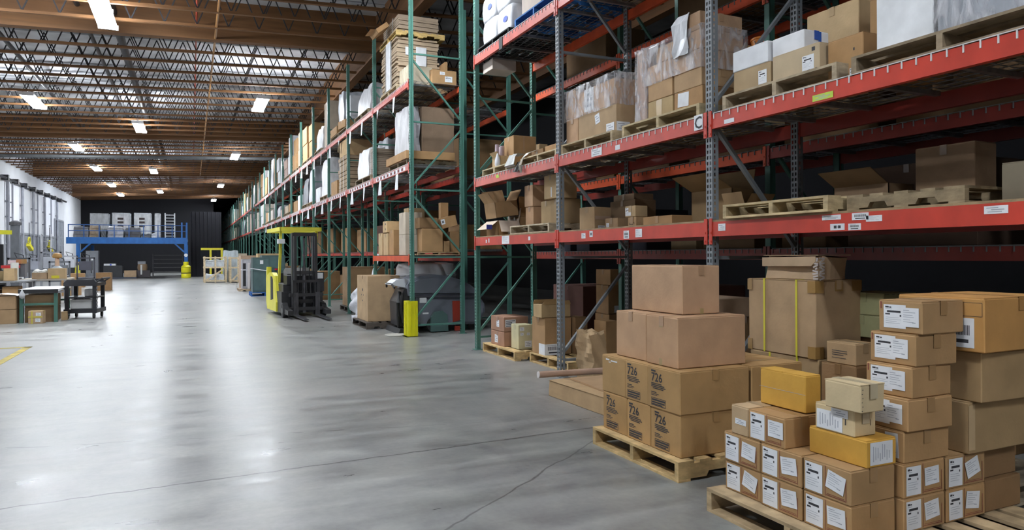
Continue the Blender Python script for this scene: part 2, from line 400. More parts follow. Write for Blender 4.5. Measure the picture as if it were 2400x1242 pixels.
mb = MB().span((-.05, 58., 0), (2.1, 58.15, 4.9)); mb.span((2.0, 58.15, 0), (2.1, YB, 4.9))
for k in range(8): mb.tube([(.1 + .27 * k, 57.99, .02), (.1 + .27 * k, 57.99, 4.88)], .035, 6)
struct('wall_partition', mb, 'black')
for i, (a, b) in enumerate((((-2.55, 4.), (-2.44, 14.15)), ((-6.2, 14.05), (-2.44, 14.16)))):
    struct('trim_%d' % (i + 1), MB().span((a[0], a[1], 0), (b[0], b[1], .003)), flat_mat('worn yellow line %d' % i, (.55, .42, .05), .6, 0, .6, 1.1, 5.))
BROWN = (.20, .092, .034)
n = 3
for y in (3., 20.1, 37.5, 54.5, 71.):             # deep timber beams across the hall
    mb = MB(); a, b = XL, 4.9
    mb.v = [(x, y + dy, roof(x) + z) for x in (a, b) for dy in (-.13, .13) for z in (0, 1.02)]
    mb.f = [(0, 1, 3, 2), (4, 6, 7, 5), (0, 4, 5, 1), (2, 3, 7, 6), (0, 2, 6, 4), (1, 5, 7, 3)]; mb.m = [0] * 6
    struct('trim_%d' % n, mb, 'glulam', BROWN); n += 1
struct('trim_%d' % n, MB().span((4.85, YN, 7.32), (5.12, YE, 8.5)), 'glulamy', BROWN); n += 1     # girder along the hall above the racks
struct('trim_%d' % n, MB().span((10.5, YN, 7.4), (10.75, YE, 8.6)), 'glulamy', BROWN); n += 1
# open web joists, 1.22 m apart
def joist(a, b):
    mb = MB(); za, zb = roof(a), roof(b); sl = (zb - za) / (b - a)
    mb.bar((a, 0, za + .035), (b, 0, zb + .035), .09, .065, 0); mb.bar((a, 0, za + .98), (b, 0, zb + .98), .08, .05, 2)
    w = .36; k = 0; x = a + .1
    while x + w < b:
        z0, z1 = (.06, .95) if k % 2 == 0 else (.95, .06)
        mb.bar((x, 0, roof(x) + z0), (x + w, 0, roof(x + w) + z1), .028, .028, 1); x += w; k += 1
    return mb.mesh('joist', ['glulam', 'web', 'deck'])
jl, jr = joist(XL, 4.85), joist(5.12, 10.5)
y = 8.
bm_y = (20.1, 37.5, 54.5, 71.)
while y < 75.5:
    if min(abs(y - q) for q in bm_y) > .35:
        o = link('trim_%d' % n, jl, None, BROWN, (0, y, 0)); o['kind'] = 'structure'; n += 1
        if y < 34: o = link('trim_%d' % n, jr, None, BROWN, (0, y, 0)); o['kind'] = 'structure'; n += 1
    y += 1.22

def pipe(name, label, pts, r, col, mat='paint', cat='pipe', n=10):
    o = link(name, MB().tube(pts, r, n).mesh(name, [mat], True), None, col); return tag(o, label, cat)
def above(x, dz): return roof(x) + dz
pipe('duct_pipe', 'thick dark pipe running down the hall above the joists, left of the aisle lights', [(-1.75, 6, above(-1.75, .5)), (-1.75, YB, above(-1.75, .5))], .11, (.03, .03, .033))
pipe('duct_pipe', 'thinner grey pipe beside the thick dark overhead pipe', [(-2.5, 6, above(-2.5, .62)), (-2.5, YB, above(-2.5, .62))], .06, (.04, .04, .045))
pipe('duct_pipe', 'dark overhead pipe nearest the white wall', [(-4.6, 6, above(-4.6, .5)), (-4.6, YB, above(-4.6, .5))], .06, (.035, .035, .04))
pipe('conduit', 'amber timber bridging rail running between roof joists', [(.6, 6, above(.6, .04)), (.6, 54, above(.6, .04))], .03, (.42, .2, .05))
pipe('sprinkler_pipe', 'thin red sprinkler pipe running down the hall under the roof', [(.15, 6, above(.15, .3)), (.15, 60, above(.15, .3))], .022, (.5, .06, .03))
pipe('duct_pipe', 'grey pipe crossing the whole hall in front of the second beam', [(XL, 41.9, 6.5), (4.8, 41.9, 7.05)], .09, (.10, .105, .11))

# ------------------------------------------------------------------ lamps
def lamp_meshes():
    a = MB(); a.span((-.03, -1.2, .03), (.03, 1.2, .09)); a.span((-.165, -1.17, .031), (-.05, 1.17, .037)); a.span((.05, -1.17, .031), (.165, 1.17, .037)); a.span((-.21, -1.21, -.05), (.21, -1.17, .06)); a.span((-.21, 1.17, -.05), (.21, 1.21, .06)); a.span((-.21, -.02, .005), (.21, .02, .06))
    b = MB()
    for x in (-.1, .1): b.span((x - .085, -1.17, -.05), (x + .085, 1.17, .03))
    c = MB().tube([(0, 0, .08), (0, 0, .55)], .006, 5)
    return a.mesh('lamp housing', ['plain']), b.mesh('lamp tubes', ['lamp']), c.mesh('lamp wires', ['steel'])
LH, LT, LW = lamp_meshes()
def lamp(x, y, label):
    z = 6.88
    r = empty('ceiling_light', label, 'ceiling light', (x, y, z), 0, 'hanging strip lights')
    link('housing', LH, r, (.8, .8, .82)); link('lamp_tubes', LT, r); 
    for yy in (-.9, .9): w = link('hanging_wire', LW, r, (.3, .3, .3), (0, yy, 0)); w.scale.z = max(.3, (roof(x) - z) / .5)
ORD = ['first', 'second', 'third', 'fourth', 'fifth', 'sixth', 'seventh', 'eighth', 'ninth', 'tenth', 'eleventh', 'twelfth', 'thirteenth', 'fourteenth', 'fifteenth', 'sixteenth', 'seventeenth', 'eighteenth', 'nineteenth', 'twentieth']
for row, x0, ys, far in (('middle', -1.74, (17.7, 32.9, 49.2, 64.5), -.012), ('left', -4.9, (28.8, 39.9, 49., 59.8, 68.8), -.015), ('right', 2.25, (26.3, 40.4, 57.5, 72.3), -.006)):
    for k, y in enumerate(ys): lamp(x0 + far * (y - ys[0]), y, 'hanging white strip light, %s visible in the %s row over the aisle' % (ORD[k], row))
for x, y in ((-1.7, 2.2), (-1.7, -13.), (2.3, 11.), (2.3, -4.5), (-4.8, 18.)):
    lamp(x, y, 'hanging white strip light %s the viewer, over the %s' % ('behind' if y < 0 else 'high above', 'racks' if x > 0 else ('aisle' if x > -3 else 'work area')) + (', nearer' if y in (2.2, 18., -3.6) else ''))

# ------------------------------------------------------------------ pallet racking
def post_mesh(h, holes=True):
    """slotted C section: face towards the aisle (-x), webs both sides, foot plate"""
    W, D = .08, .07; mb = MB()
    if not holes:
        mb.span((0, -W / 2, .008), (.004, W / 2, h)); mb.span((0, -W / 2, .008), (D, -W / 2 + .004, h)); mb.span((0, W / 2 - .004, .008), (D, W / 2, h))
    else:
        def grid(P, us, hole):
            z = .008; rows = int((h - .01) / .05)
            for r in range(rows):
                z0 = .008 + r * .05
                for i in range(len(us) - 1):
                    mb.quad(P(us[i], z0), P(us[i + 1], z0), P(us[i + 1], z0 + .02), P(us[i], z0 + .02))
                    if i not in hole: mb.quad(P(us[i], z0 + .02), P(us[i + 1], z0 + .02), P(us[i + 1], z0 + .05), P(us[i], z0 + .05))
        grid(lambda u, z: (0, -W / 2 + u, z), (0, .014, .031, .049, .066, .08), (1, 3))
        grid(lambda u, z: (u, -W / 2, z), (0, .022, .036, .07), (1,)); grid(lambda u, z: (u, W / 2, z), (0, .022, .036, .07), (1,))
    mb.span((-.03, -.07, 0), (.1, .07, .008))
    return mb.mesh('post', ['paint'], fix=not holes)
PN, PF = post_mesh(6.55), post_mesh(6.55, False)
def brace_mesh(depth, h=6.5):
    mb = MB(); a, b = .07, depth - .07; z = .2; k = 0
    while z < h - .1:
        mb.bar((a, 0, z), (b, 0, z), .04, .03)
        if z + 1.25 < h:
            p, q = ((a, 0, z + .1), (b, 0, z + 1.15)) if k % 2 == 0 else ((b, 0, z + .1), (a, 0, z + 1.15))
            mb.bar(p, q, .04, .03)
        z += 1.27; k += 1
    return mb.mesh('brace', ['paint'])
_bm = {}
def beam_mesh(L, hb):
    k = (round(L, 2), hb)
    if k not in _bm:
        mb = MB(); mb.span((0, 0, -hb), (.045, L, -.03)); mb.span((.0, 0, -.03), (.022, L, 0))
        for y in (0, L): mb.span((-.008, y - .002 if y else -.035, -hb - .07), (0, y + .035 if y else .005, .03))
        for y in (-.012, L + .012):
            for z in (-hb - .045, -hb + .03): mb.box((-.010, y, z), (.006, .012, .018))
        _bm[k] = mb.mesh('beam', ['paint'])
    return _bm[k]
_dk = {}
_lp = {}
def lip_mesh(L):
    k = round(L, 2)
    if k not in _lp:
        mb = MB(); n = int(L / .1)
        for i in range(n + 1):
            y = .03 + (L - .06) * i / n; mb.span((-.0185, y - .0045, -.042), (-.0125, y + .0045, .004)); mb.span((-.0185, y - .0045, .004), (-.006, y + .0045, .010))
        mb.span((-.0185, .03, .0045), (-.0135, L - .03, .0095))
        _lp[k] = mb.mesh('deck lip', ['plain'])
    return _lp[k]
def deck_mesh(L, D):
    k = (round(L, 2), round(D, 2))
    if k not in _dk:
        mb = MB(); n = int(L / .1)
        for i in range(n + 1):
            y = .03 + (L - .06) * i / n; mb.span((-.006, y - .003, .004), (D, y + .003, .010)); pass
        for i in range(9):
            x = D * (i + .5) / 9; mb.span((x - .003, .02, 0), (x + .003, L - .02, .006))
        for i in range(5):
            y = .2 + (L - .4) * i / 4; mb.span((.03, y - .02, -.035), (D - .03, y + .02, -.001))
        _dk[k] = mb.mesh('deck', ['steel'])
    return _dk[k]
def rack(name, label, x0, ys, depth, levels, hb, postcol, beamcol, near=True, deck='wire', back=True, decks=True, braces=True, skip=(), hpost=None, backposts=True):
    """levels: heights of the beam tops; ys: post positions along the hall"""
    r = empty(name, label, 'pallet rack', (x0, ys[0], 0)); pm = PN if near else PF
    bm_ = brace_mesh(depth)
    for i, y in enumerate(ys):
        pc = postcol(i) if callable(postcol) else postcol
        link('post', pm, r, pc, (0, y - ys[0], 0))
        if backposts: link('post', PF if not near else PN, r, pc, (depth - .07, y - ys[0], 0))
        if braces: link('frame_brace', bm_, r, pc, (0, y - ys[0], 0))
    for i in range(len(ys) - 1):
        a, b = sorted((ys[i], ys[i + 1])); L = b - a - .085; y = a + .0425 - ys[0]
        for j, z in enumerate(levels):
            if (i, j) in skip: continue
            bc = beamcol(i, j) if callable(beamcol) else beamcol
            link('beam', beam_mesh(L, hb), r, bc, (-.012, y, z))
            if back: link('beam', beam_mesh(L, hb), r, ORANGERED if j == len(levels) - 1 else (.30, .03, .018), (depth - .05, y, z))  # rear beams: rack shade put into a darker red, top level kept bright
            if decks:
                if deck == 'wire' or j: link('wire_deck', deck_mesh(L, depth - .06), r, (.34, .34, .35), (.0, y, z + .001)); link('deck_lip', lip_mesh(L), r, (.72, .72, .72) if hb > .11 or near else (.2, .2, .2), (.0, y, z + .001))
                else:
                    part('shelf_board', MB().span((-.012, y, z), (depth - .02, y + L, z + .016)), 'wood', r, (.36, .25, .14))
    return r
NY = (10.45, 7.67, 4.88, 2.08, -.72, -3.5)
near_rack = rack('pallet_rack', 'near pallet rack with red beams, green end post and grey slotted posts', 4.12, NY, 1.07, (1.78, 2.71, 4.65), .125,
     lambda i: GREEN if i == 0 else GALV, lambda i, j: REDFADE if i == 0 and j else RED, deck='board')
FY = [12.75 + 2.89 * k for k in range(33)]
far_rack = rack('pallet_rack', 'long green pallet rack with red beams beyond the cross aisle', 3.72, FY[:13], 1.07, (3.22, 4.78), .11, GREEN, lambda i, j: REDFADE)
b0 = beam_mesh(2.805, .11)
link('beam', b0, far_rack, ORANGERED, (-.012, .0425, 1.50)); link('beam', b0, far_rack, RED, (1.02, .0425, 1.50)); link('wire_deck', deck_mesh(2.805, 1.01), far_rack, (.2, .2, .21), (0, .0425, 1.501))
far2 = rack('pallet_rack', 'farthest stretch of green racking, running out of sight behind the black drape', 3.72, FY[12:], 1.07, (3.22, 4.78), .11, GREEN, REDFADE, near=False, decks=False, braces=False, back=False)
for o in list(far2.children)[:2]: bpy.data.objects.remove(o)     # its first frame is the last of the long rack
# the row standing back to back behind them
back_rack = rack('pallet_rack', 'green rack standing back to back behind the near rack', 5.5, [11.2 - 2.8 * k for k in range(6)], 1.07, (1.55, 2.6, 4.3), .11, GREEN, lambda i, j: ORANGERED if i < 2 and j else (.28, .03, .018), near=False)  # inner beams carry the row's shade as darker red
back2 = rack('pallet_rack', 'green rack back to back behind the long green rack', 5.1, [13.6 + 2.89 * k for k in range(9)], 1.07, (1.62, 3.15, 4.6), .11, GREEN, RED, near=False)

# things fixed to the beams
def beamtag(r, y, z, w, h, style, rot=0., mat='paper', x=-.0135):
    mb = MB(); plate(mb, (Vector((x, y + w, z)), Vector((0, -1, 0)), Vector((0, 0, 1)), Vector((-1, 0, 0)), w), 0, 0, w, h, rot, 0, .0012, 0, STY[style])
    return part('beam_label', mb, [mat, 'ink', 'faint'], r, (1, 1, 1), fix=False)
def by(y): return y - NY[0]
for (y, z, w, h, st) in ((9.93, 1.69, .045, .05, 'blank'), (9.83, 1.695, .04, .06, 'mess'), (9.10, 1.665, .26, .115, 'list'), (8.42, 1.70, .06, .05, 'blank'),
   (6.98, 1.69, .09, .06, 'mess'), (6.82, 1.70, .07, .07, 'sq'), (6.10, 1.665, .10, .085, 'bar'), (5.87, 1.675, .115, .085, 'list'), (4.66, 1.70, .09, .06, 'mess'),
   (3.50, 1.738, .16, .034, 'mess'), (3.28, 1.727, .13, .048, 'bar'), (3.18, 1.712, .12, .04, 'list'), (3.47, 1.664, .12, .045, 'sq'), (3.34, 1.66, .10, .045, 'bar'), (2.40, 1.72, .13, .045, 'mess'),
   (6.62, 2.60, .22, .085, 'mess'), (6.26, 2.61, .09, .05, 'blank'), (4.55, 2.60, .12, .035, 'blank')):
    beamtag(near_rack, by(y), z, w, h, st)
M['lime'] = flat_mat('lime green sticker', (.55, .72, .08), .6)
beamtag(near_rack, by(9.45), 2.64, .11, .045, 'blank', 0, 'lime'); beamtag(near_rack, by(3.56), 2.60, .18, .045, 'mess', 0, 'lime')
mb = MB(); fr = (Vector((-.0135, by(5.05), 2.602)), Vector((0, -1, 0)), Vector((0, 0, 1)), Vector((-1, 0, 0)), .1)
plate(mb, fr, -.0, 0, .115, .135, 0, .008, .002, 0); part('aisle_sign', mb, 'paper', near_rack, fix=False)
vs, fs = text_data('C', .15); mb = MB()
for p in vs: mb.v.append(tuple(fr[0] + fr[1] * (.006 + p[0]) + fr[2] * (.014 + p[1]) + fr[3] * .0115))
mb.f = fs; mb.m = [0] * len(fs); part('sign_letter', mb, 'ink', near_rack, fix=False)
# dark strap and tape on the upper near beam
part('strap', MB().span((-.02, by(9.42), 4.49), (-.012, by(9.30), 4.67)), 'rubber', near_rack)
# white paper tags hanging under the beams of the long rack and pale location strips along them
for j, z in enumerate((3.22, 4.78)):
    for i in range(10):
        for q in ((.75, 2.1) if i < 6 else (1.4,)):
            y = FY[i] + q - FY[0] + (.2 if j else 0); mb = MB(); s_ = RND.uniform(-.03, .03)
            mb.quad((-.016, y, z - .11), (-.016, y + .17, z - .11), (-.03 + s_, y + .17 + s_, z - .42), (-.03 - s_, y + .02 + s_, z - .42))
            part('paper_tag', mb, 'paper', far_rack, fix=False)
        if j == 0 or i > 3:
            y = FY[i] - FY[0] + .25; mb = MB()
            plate(mb, (Vector((-.0135, y + 2.3, z - .095)), Vector((0, -1, 0)), Vector((0, 0, 1)), Vector((-1, 0, 0)), 2.3), 0, 0, 2.3, .075, 0, 0, .0012, 0, [(.04 + .12 * k, .1, .06, .8, 3) for k in range(8)])
            part('beam_label', mb, ['paper', 'ink', 'faint', 'redink'], far_rack, fix=False)
# yellow guard round the end post of the long rack
g = empty('post_guard', 'bright yellow steel guard around the foot of the green end post', 'guard', (3.72, 12.75, 0))
mb = MB().prism([(-.09, -.13), (-.06, -.145), (.1, -.145), (.1, -.115), (-.055, -.115), (-.06, -.1), (-.06, .1), (.1, .1), (.1, .13), (-.09, .13)], 'z', .01, .66); part('shield', mb, 'paint', g, (.85, .80, .01))
mb = MB()
for y in (-.06, .02, .08): part('rib', MB().span((-.102, y - .012, .02), (-.091, y + .012, .64)), 'paint', g, (.8, .74, .01))
for x in (-.02, .05): part('rib', MB().span((x - .012, -.157, .02), (x + .012, -.146, .64)), 'paint', g, (.8, .74, .01)); part('foot_plate', MB().span((-.12, -.15, 0), (.1, .15, .009)), 'paint', g, (.85, .80, .01))

# ================================================================== the stacks standing in the aisle
# ---- printed brown cartons on the pine pallet
pallet('pine pallet on the floor under the black printed brown cartons', 2.90, 3.75, 0, 1.16, 1.08, PINE, 'x')
def print726(o, D, u0=.045):
    prints(o, D, '-x', [(u0, .170, .12, .006), (u0, .158, .15, .007), (u0, .147, .165, .006), (u0 + .02, .136, .12, .006), (u0, .108, .06, .006), (u0, .098, .09, .004), (u0, .088, .07, .004)]
        + outline(u0, .018, .165, .055, .004) + [(u0 + .008, .052, .15, .012), (u0 + .008, .036, .145, .010), (u0 + .008, .024, .12, .007), (u0 + .0, .254, .05, .012)],
        texts=(('726', u0, .188, .085),), name='printed_mark')
W726 = 'brown carton printed 726 in black, '
G726 = 'cartons printed 726'
bk = (.50, .30, .125)
for (y, dy, lab, rowz, xo, pr) in ((3.81, .335, W726 + 'lower row, end nearest the labelled stack', .136, 2.965, 1), (4.15, .295, W726 + 'middle of the lower row', .136, 2.965, 1), (4.45, .335, W726 + 'lower row, end farthest from the viewer', .136, 2.97, 1),
                              (3.80, .37, W726 + 'upper row, nearest the labelled stack', .425, 2.955, 1), (4.175, .29, W726 + 'middle of the upper row', .425, 2.965, 1), (4.47, .33, 'plain brown carton with pale scuffs, far end of the 726 upper row', .425, 2.97, 0)):
    D = (.60, dy, .283)
    o = carton(lab, xo, y, rowz, *D, col=bk, tape='y', group=G726 if pr else None)
    if pr: print726(o, D, .03 if dy < .31 else .05)
    else: prints(o, D, '-x', [(.06, .25, .05, .012), (.13, .245, .09, .01), (.1, .235, .03, .006)], 'paper', 'scuff_mark')
for (y, dy, z, lab) in ((3.81, .335, .136, 'lower'), (4.16, .6, .136, 'second lower'), (3.80, .4, .425, 'upper'), (4.21, .55, .425, 'second upper')):
    carton('plain brown carton hidden behind the 726 cartons, %s one' % lab, 3.575, y, z, .48, dy, .283, col=bk)
o = carton('large tan carton standing upright on the 726 cartons, taped edge forward', 3.02, 3.905, .716, .60, .365, .345, KPINK, tape='x')
prints(o, (.6, .365, .345), '-x', [(.155, .27, .04, .07), (.155, .0, .035, .05)], mat=M['tape'], name='packing_tape').color = (.40, .29, .13, 1)
carton('large tan carton on the 726 cartons, behind the taped one', 3.04, 4.30, .716, .55, .40, .345, KPINK, tape='x')
o = carton('large tan carton on top of the 726 stack, topmost', 3.18, 4.06, 1.070, .34, .63, .345, KPINK, tape='y')
prints(o, (.34, .63, .345), '-y', [(.15, .29, .035, .06), (.16, 0, .03, .04)], mat=M['tape'], name='packing_tape').color = (.40, .30, .13, 1)
# long flat carton, boards and tube beyond that pallet
o = carton('long flat brown carton on the floor beyond the 726 pallet', 3.50, 5.40, 0, .42, 1.28, .165, (.52, .35, .19), yaw=1.7, tape='y', crush=.5)
t = empty('cardboard_tube', 'pale cardboard tube lying across the long flat carton', 'tube', (3.44, 6.82, .175), math.radians(-6))
part('tube', MB().tube([(-.02, 0, .03), (.85, 0, .03)], .035, 12), 'board', t, (.50, .33, .24), smooth=True); part('end_cap', MB().tube([(-.03, 0, .03), (-.018, 0, .03)], .036, 12), 'plain', t, (.8, .75, .74))
o = carton('flattened brown carton sheet lying on the long flat carton', 3.62, 5.75, .172, .40, .85, .018, (.42, .27, .15), yaw=-4, tape=None, flaps=False)

# ---- labelled cartons, right hand pallet
pallet('weathered pallet on the floor under the white labelled cartons', 2.74, 2.06, 0, 1.3, 1.22, (.62, .45, .26), 'x')
pallet('weathered pallet lying empty to the right of the labelled cartons', 4.05, 2.16, 0, 1.0, 1.25, (.40, .33, .24), 'y')
BW, BD, BH = .305, .29, .163
lk = (.46, .275, .125)
def labelled(o, D, face, r1, r2=0.):
    L = frame_of(face, *D)[4]
    paper(o, D, face, .018, .012, .105, .14, 'ship', r1 * .02)
    paper(o, D, face, .150, .048, .105, .088, 'list', r2)
    prints(o, D, face, [(.138, .010, .003, .148), (L - .028, .012, .003, .10), (.145, .016, L - .175, .003), (.15, .024, L - .185, .002)], 'redink', 'printed_border')
GL = 'white labelled cartons'
rots = iter((.05, .1, -.25, .12, -.12, -.2, .12, -.1, .05, .3, -.1, .2))
nmz = (('near corner', 2.36), ('middle', 2.653), ('far end', 2.946))
for row, zz in (('bottom', .136), ('second', .304)):
    for nm, y in nmz:
        D = (BW, BD - .004, BH)
        o = carton('labelled brown carton, %s row facing the aisle, %s' % (row, nm), 2.83 + RND.uniform(-.006, .006), y, zz, *D, col=lk, tape='y', group=GL)
        labelled(o, D, '-x', RND.uniform(-1, 1), next(rots))
    for nm, x in (('beside the near corner carton', 3.145), ('right of that', 3.462)):
        D = (BW + (.0 if x < 3.3 else .005), .29, BH)
        o = carton('labelled brown carton with labels towards the viewer, %s row, %s' % (row, nm), x, 2.325, zz, *D, col=lk, tape='x', group=GL)
        labelled(o, D, '-y', RND.uniform(-1, 1), next(rots))
    carton('plain brown carton at the right end of the labelled %s row' % row, 3.785, 2.36 if row == 'second' else 2.335, zz, .31, .33, BH, KDARK)
    for k, (x, y) in enumerate(((3.145, 2.63), (3.145, 2.94), (3.462, 2.63), (3.462, 2.94))):
        carton('brown carton inside the labelled %s row, %s' % (row, ('behind the tall stack', 'far inner corner', 'under the big cartons', 'far right corner')[k]), x, y, zz, .305, .29, BH, lk)
# third row
D = (.28, .265, .158); o = carton('labelled brown carton on the third row under the tall orange carton', 2.83, 2.77, .472, *D, col=lk, tape='y')
labelled(o, D, '-x', 0, 0.); 
D = (.28, .135, .160); o = carton('pale brown carton with one small label, far end of the third row', 2.832, 3.040, .472, *D, col=(.52, .37, .22), tape='y')
paper(o, D, '-x', .035, .06, .085, .032, 'mess', -.02)
D = (.118, .335, .198); o = carton('tall orange carton standing on the third row of labelled cartons', 3.0, 2.79, .640, *D, col=ORANGE, tape=None, crush=.1)
prints(o, D, '-x', [(.0, .098, .335, .002)], 'faint', 'seam_line'); paper(o, D, 'top', .03, .16, .05, .10, 'blank'); paper(o, D, 'top', .05, .03, .03, .05, 'blank')
D = (.21, .345, .128); o = carton('low orange carton with a white list on its end, in front of the tall stack', 2.925, 2.355, .472, *D, col=ORANGE, tape=None)
paper(o, D, '-y', .025, .012, .155, .108, 'cols')
D = (.15, .24, .128); o = carton('cream carton with a big white label, between the orange and topmost cream cartons', 2.925, 2.42, .606, *D, col=BEIGE, tape='y', tapecol=(.55, .45, .3))
paper(o, D, '-x', .015, .008, .155, .095, 'cols'); paper(o, D, '-x', .105, .082, .1, .04, 'mess'); prints(o, D, '-y', [(.10, .06, .003, .06), (.107, .05, .003, .03)], 'ink', 'pen_mark'); prints(o, D, '-x', [(.185, .05, .006, .03)], 'ink', 'printed_mark')
D = (.175, .215, .132); o = carton('plain cream carton topmost of the small front pile, crinkled tape', 2.875, 2.345, .740, *D, col=BEIGE, tape='y', crush=.25, tapecol=(.6, .5, .33))
prints(o, D, '-y', [(.006 + .004 * (k % 2), .012 + .02 * k, .008, .003) for k in range(6)], 'ink', 'crease_mark')
# tall stack of five
zz = .472
for k, (x, y, w, d, h, nm) in enumerate(((3.155, 2.33, .335, .26, .152, 'bottom of'), (3.158, 2.31, .325, .25, .153, 'second from the bottom of'), (3.195, 2.315, .30, .255, .150, 'middle of'), (3.215, 2.31, .30, .26, .152, 'second from the top of'), (3.235, 2.29, .325, .235, .158, 'topmost of'))):
    D = (w, d, h)
    o = carton('brown carton with overlapping white labels, %s the tall five high stack' % nm, x, y, zz, *D, col=lk, tape='y', yaw=(0, -1, 1, -1.5, 1)[k], group='tall five high stack')
    if k == 0: paper(o, D, '-x', .16, .02, .07, .12, 'list', .05)
    else:
        paper(o, D, '-x', .03, .022, .12, .118, 'ship'); paper(o, D, '-x', .13, .034, .09, .095, 'list', .0)
    prints(o, D, '-x', [(.012, h - .04, .006, .035)], 'redink', 'printed_border')
    zz += h + .0055
# big cartons right of it
o = carton('big brown carton at the bottom of the right hand pile, lighter tape edge', 3.60, 2.30, .472, .62, .52, .262, (.46, .30, .145), tape='x')
prints(o, (.62, .52, .262), '-y', [(.0, .02, .05, .23)], mat=M['board'], name='edge_strip').color = (.55, .39, .22, 1)
carton('big brown carton in the middle of the right hand pile', 3.625, 2.25, .740, .62, .5, .255, (.45, .295, .145), tape='x', yaw=-1.5)
D = (.62, .46, .27); o = carton('big orange brown carton with shipping label, top of the right hand pile', 3.57, 2.20, 1.001, *D, col=(.52, .27, .085), tape='y', yaw=1)
paper(o, D, '-x', .27, .02, .14, .15, 'bar'); prints(o, D, '-x', outline(.33, .18, .12, .07, .002), 'ink', 'cut_line')

# ---- strapped carton and its neighbours, in the rack bay behind
pallet('pallet on the floor under the two yellow strapped cartons', 4.16, 3.45, 0, 1.0, 1.15, OLDWOOD, 'x')
def straps(o, D, us):
    for u in us:
        mb = MB(); dx, dy, h = D; y = dy - u
        mb.span((-.005, y - .009, 0), (-.003, y + .009, h + .006)); mb.span((-.005, y - .009, h + .0045), (dx + .005, y + .009, h + .0065)); mb.span((dx + .003, y - .009, 0), (dx + .005, y + .009, h + .006))
        part('yellow_strap', mb, 'gloss', o, (.72, .66, .05))
def tapecorners(o, D):
    dx, dy, h = D
    def t(a, b): part('packing_tape', MB().span(a, b), 'tape', o, (.36, .21, .07))
    for z0, z1 in ((0, .09), (h - .09, h)):
        part('packing_tape', MB().prism([(-.0035, -.0035), (-.0035, .07), (-.002, .07), (-.002, -.002), (.08, -.002), (.08, -.0035)], 'z', z0, z1), 'tape', o, (.36, .21, .07))
        t((-.0035, dy - .05, z0), (-.002, dy + .002, z1))
    t((dx * .42, -.0035, h - .08), (dx * .58, -.002, h)); t((dx - .1, -.0035, h - .08), (dx + .002, -.002, h))
D = (.45, .70, .575); o = carton('large carton with yellow straps under the taped one, mostly hidden', 4.22, 3.80, .136, *D, col=(.44, .30, .16), tape='y'); straps(o, D, (.22, .50))
D = (.47, .71, .580); o = carton('large brown carton with two yellow straps and taped corners', 4.20, 3.81, .717, *D, col=(.52, .355, .205), tape='y', yaw=-1.5, crush=.25); straps(o, D, (.19, .53)); tapecorners(o, D)
D = (.345, .56, .185); o = carton('crushed flat carton with torn tape on top of the strapped carton', 4.225, 3.80, 1.303, *D, col=(.56, .40, .255), tape=None, crush=1.6, detail=5)
mb = MB()
for k in range(9):
    z = .01 + k * .019; w = RND.uniform(.012, .035); mb.box((-.004, .012 + w * .4, z), (.004, w * 1.5, .012), Matrix.Rotation(RND.uniform(-.5, .5), 3, 'X')); mb.box((.03, -.004, z), (.05, .004, .011), Matrix.Rotation(RND.uniform(-.5, .5), 3, 'Y'))
part('torn_tape', mb, 'tape', o, (.62, .56, .54))
mb = MB(); mb.prism([(0.06, .105), (.5, .10), (.555, .10), (.555, .17), (0.02, .178), (.02, .14)], 'x', -.010, -.004); part('side_flap', mb, 'board', o, (.58, .42, .27))
carton('brown carton on the floor pallet under the small printed carton', 4.20, 3.46, .136, .36, .30, .57, KDARK)
D = (.20, .25, .15); o = carton('small printed brown carton beside the strapped carton', 4.22, 3.48, .712, *D, col=(.46, .31, .17), tape='y')
prints(o, D, '-x', [(.05, .09, .13, .005), (.05, .075, .13, .005), (.05, .06, .1, .005), (.05, .04, .12, .004)], 'ink'); paper(o, D, 'top', .12, .02, .07, .05, 'blank')
carton('brown carton under the olive cartons, in the rack bay', 4.70, 3.50, .136, .42, .42, .72, KDARK)
for k, nm in enumerate(('lower', 'upper')):
    D = (.36, .34, .165); o = carton('%s of two olive green cartons with square code stickers' % nm, 4.66, 3.62 - .02 * k, .862 + .171 * k, *D, col=OLIVE, tape='x', group='olive green cartons')
    paper(o, D, '-y', .05 + .07 * k, .06, .06, .062, 'mess')
    prints(o, D, '-y', [(.01, .160, .05, .003), (.09, .160, .03, .003), (.15, .160, .12, .003)], 'ink', 'dark_edge')
# striped cartons standing just behind, beside the 726 stack
pallet('dark pallet on the floor between the 726 pallet and the strapped cartons', 4.2, 5.02, 0, .9, 1.1, OLDWOOD, 'x')
zz = .136
for k in range(4):
    D = (.4, .5, .19); o = carton('black and grey printed carton in the pile behind the 726 stack, %s' % ('bottom', 'second', 'third', 'top')[k], 4.26, 5.06, zz, *D, col=(.36, .30, .25), tape='x', group='black printed cartons')
    prints(o, D, '-y', [(.03, .11, .34, .02), (.03, .07, .3, .02), (.03, .03, .34, .025)], 'ink'); paper(o, D, '-y', .02, .02, .36, .14, 'stripe'); zz += .196
carton('open topped tan carton lying above the printed pile', 4.28, 5.03, zz, .5, .55, .17, (.5, .36, .25), tape=None)

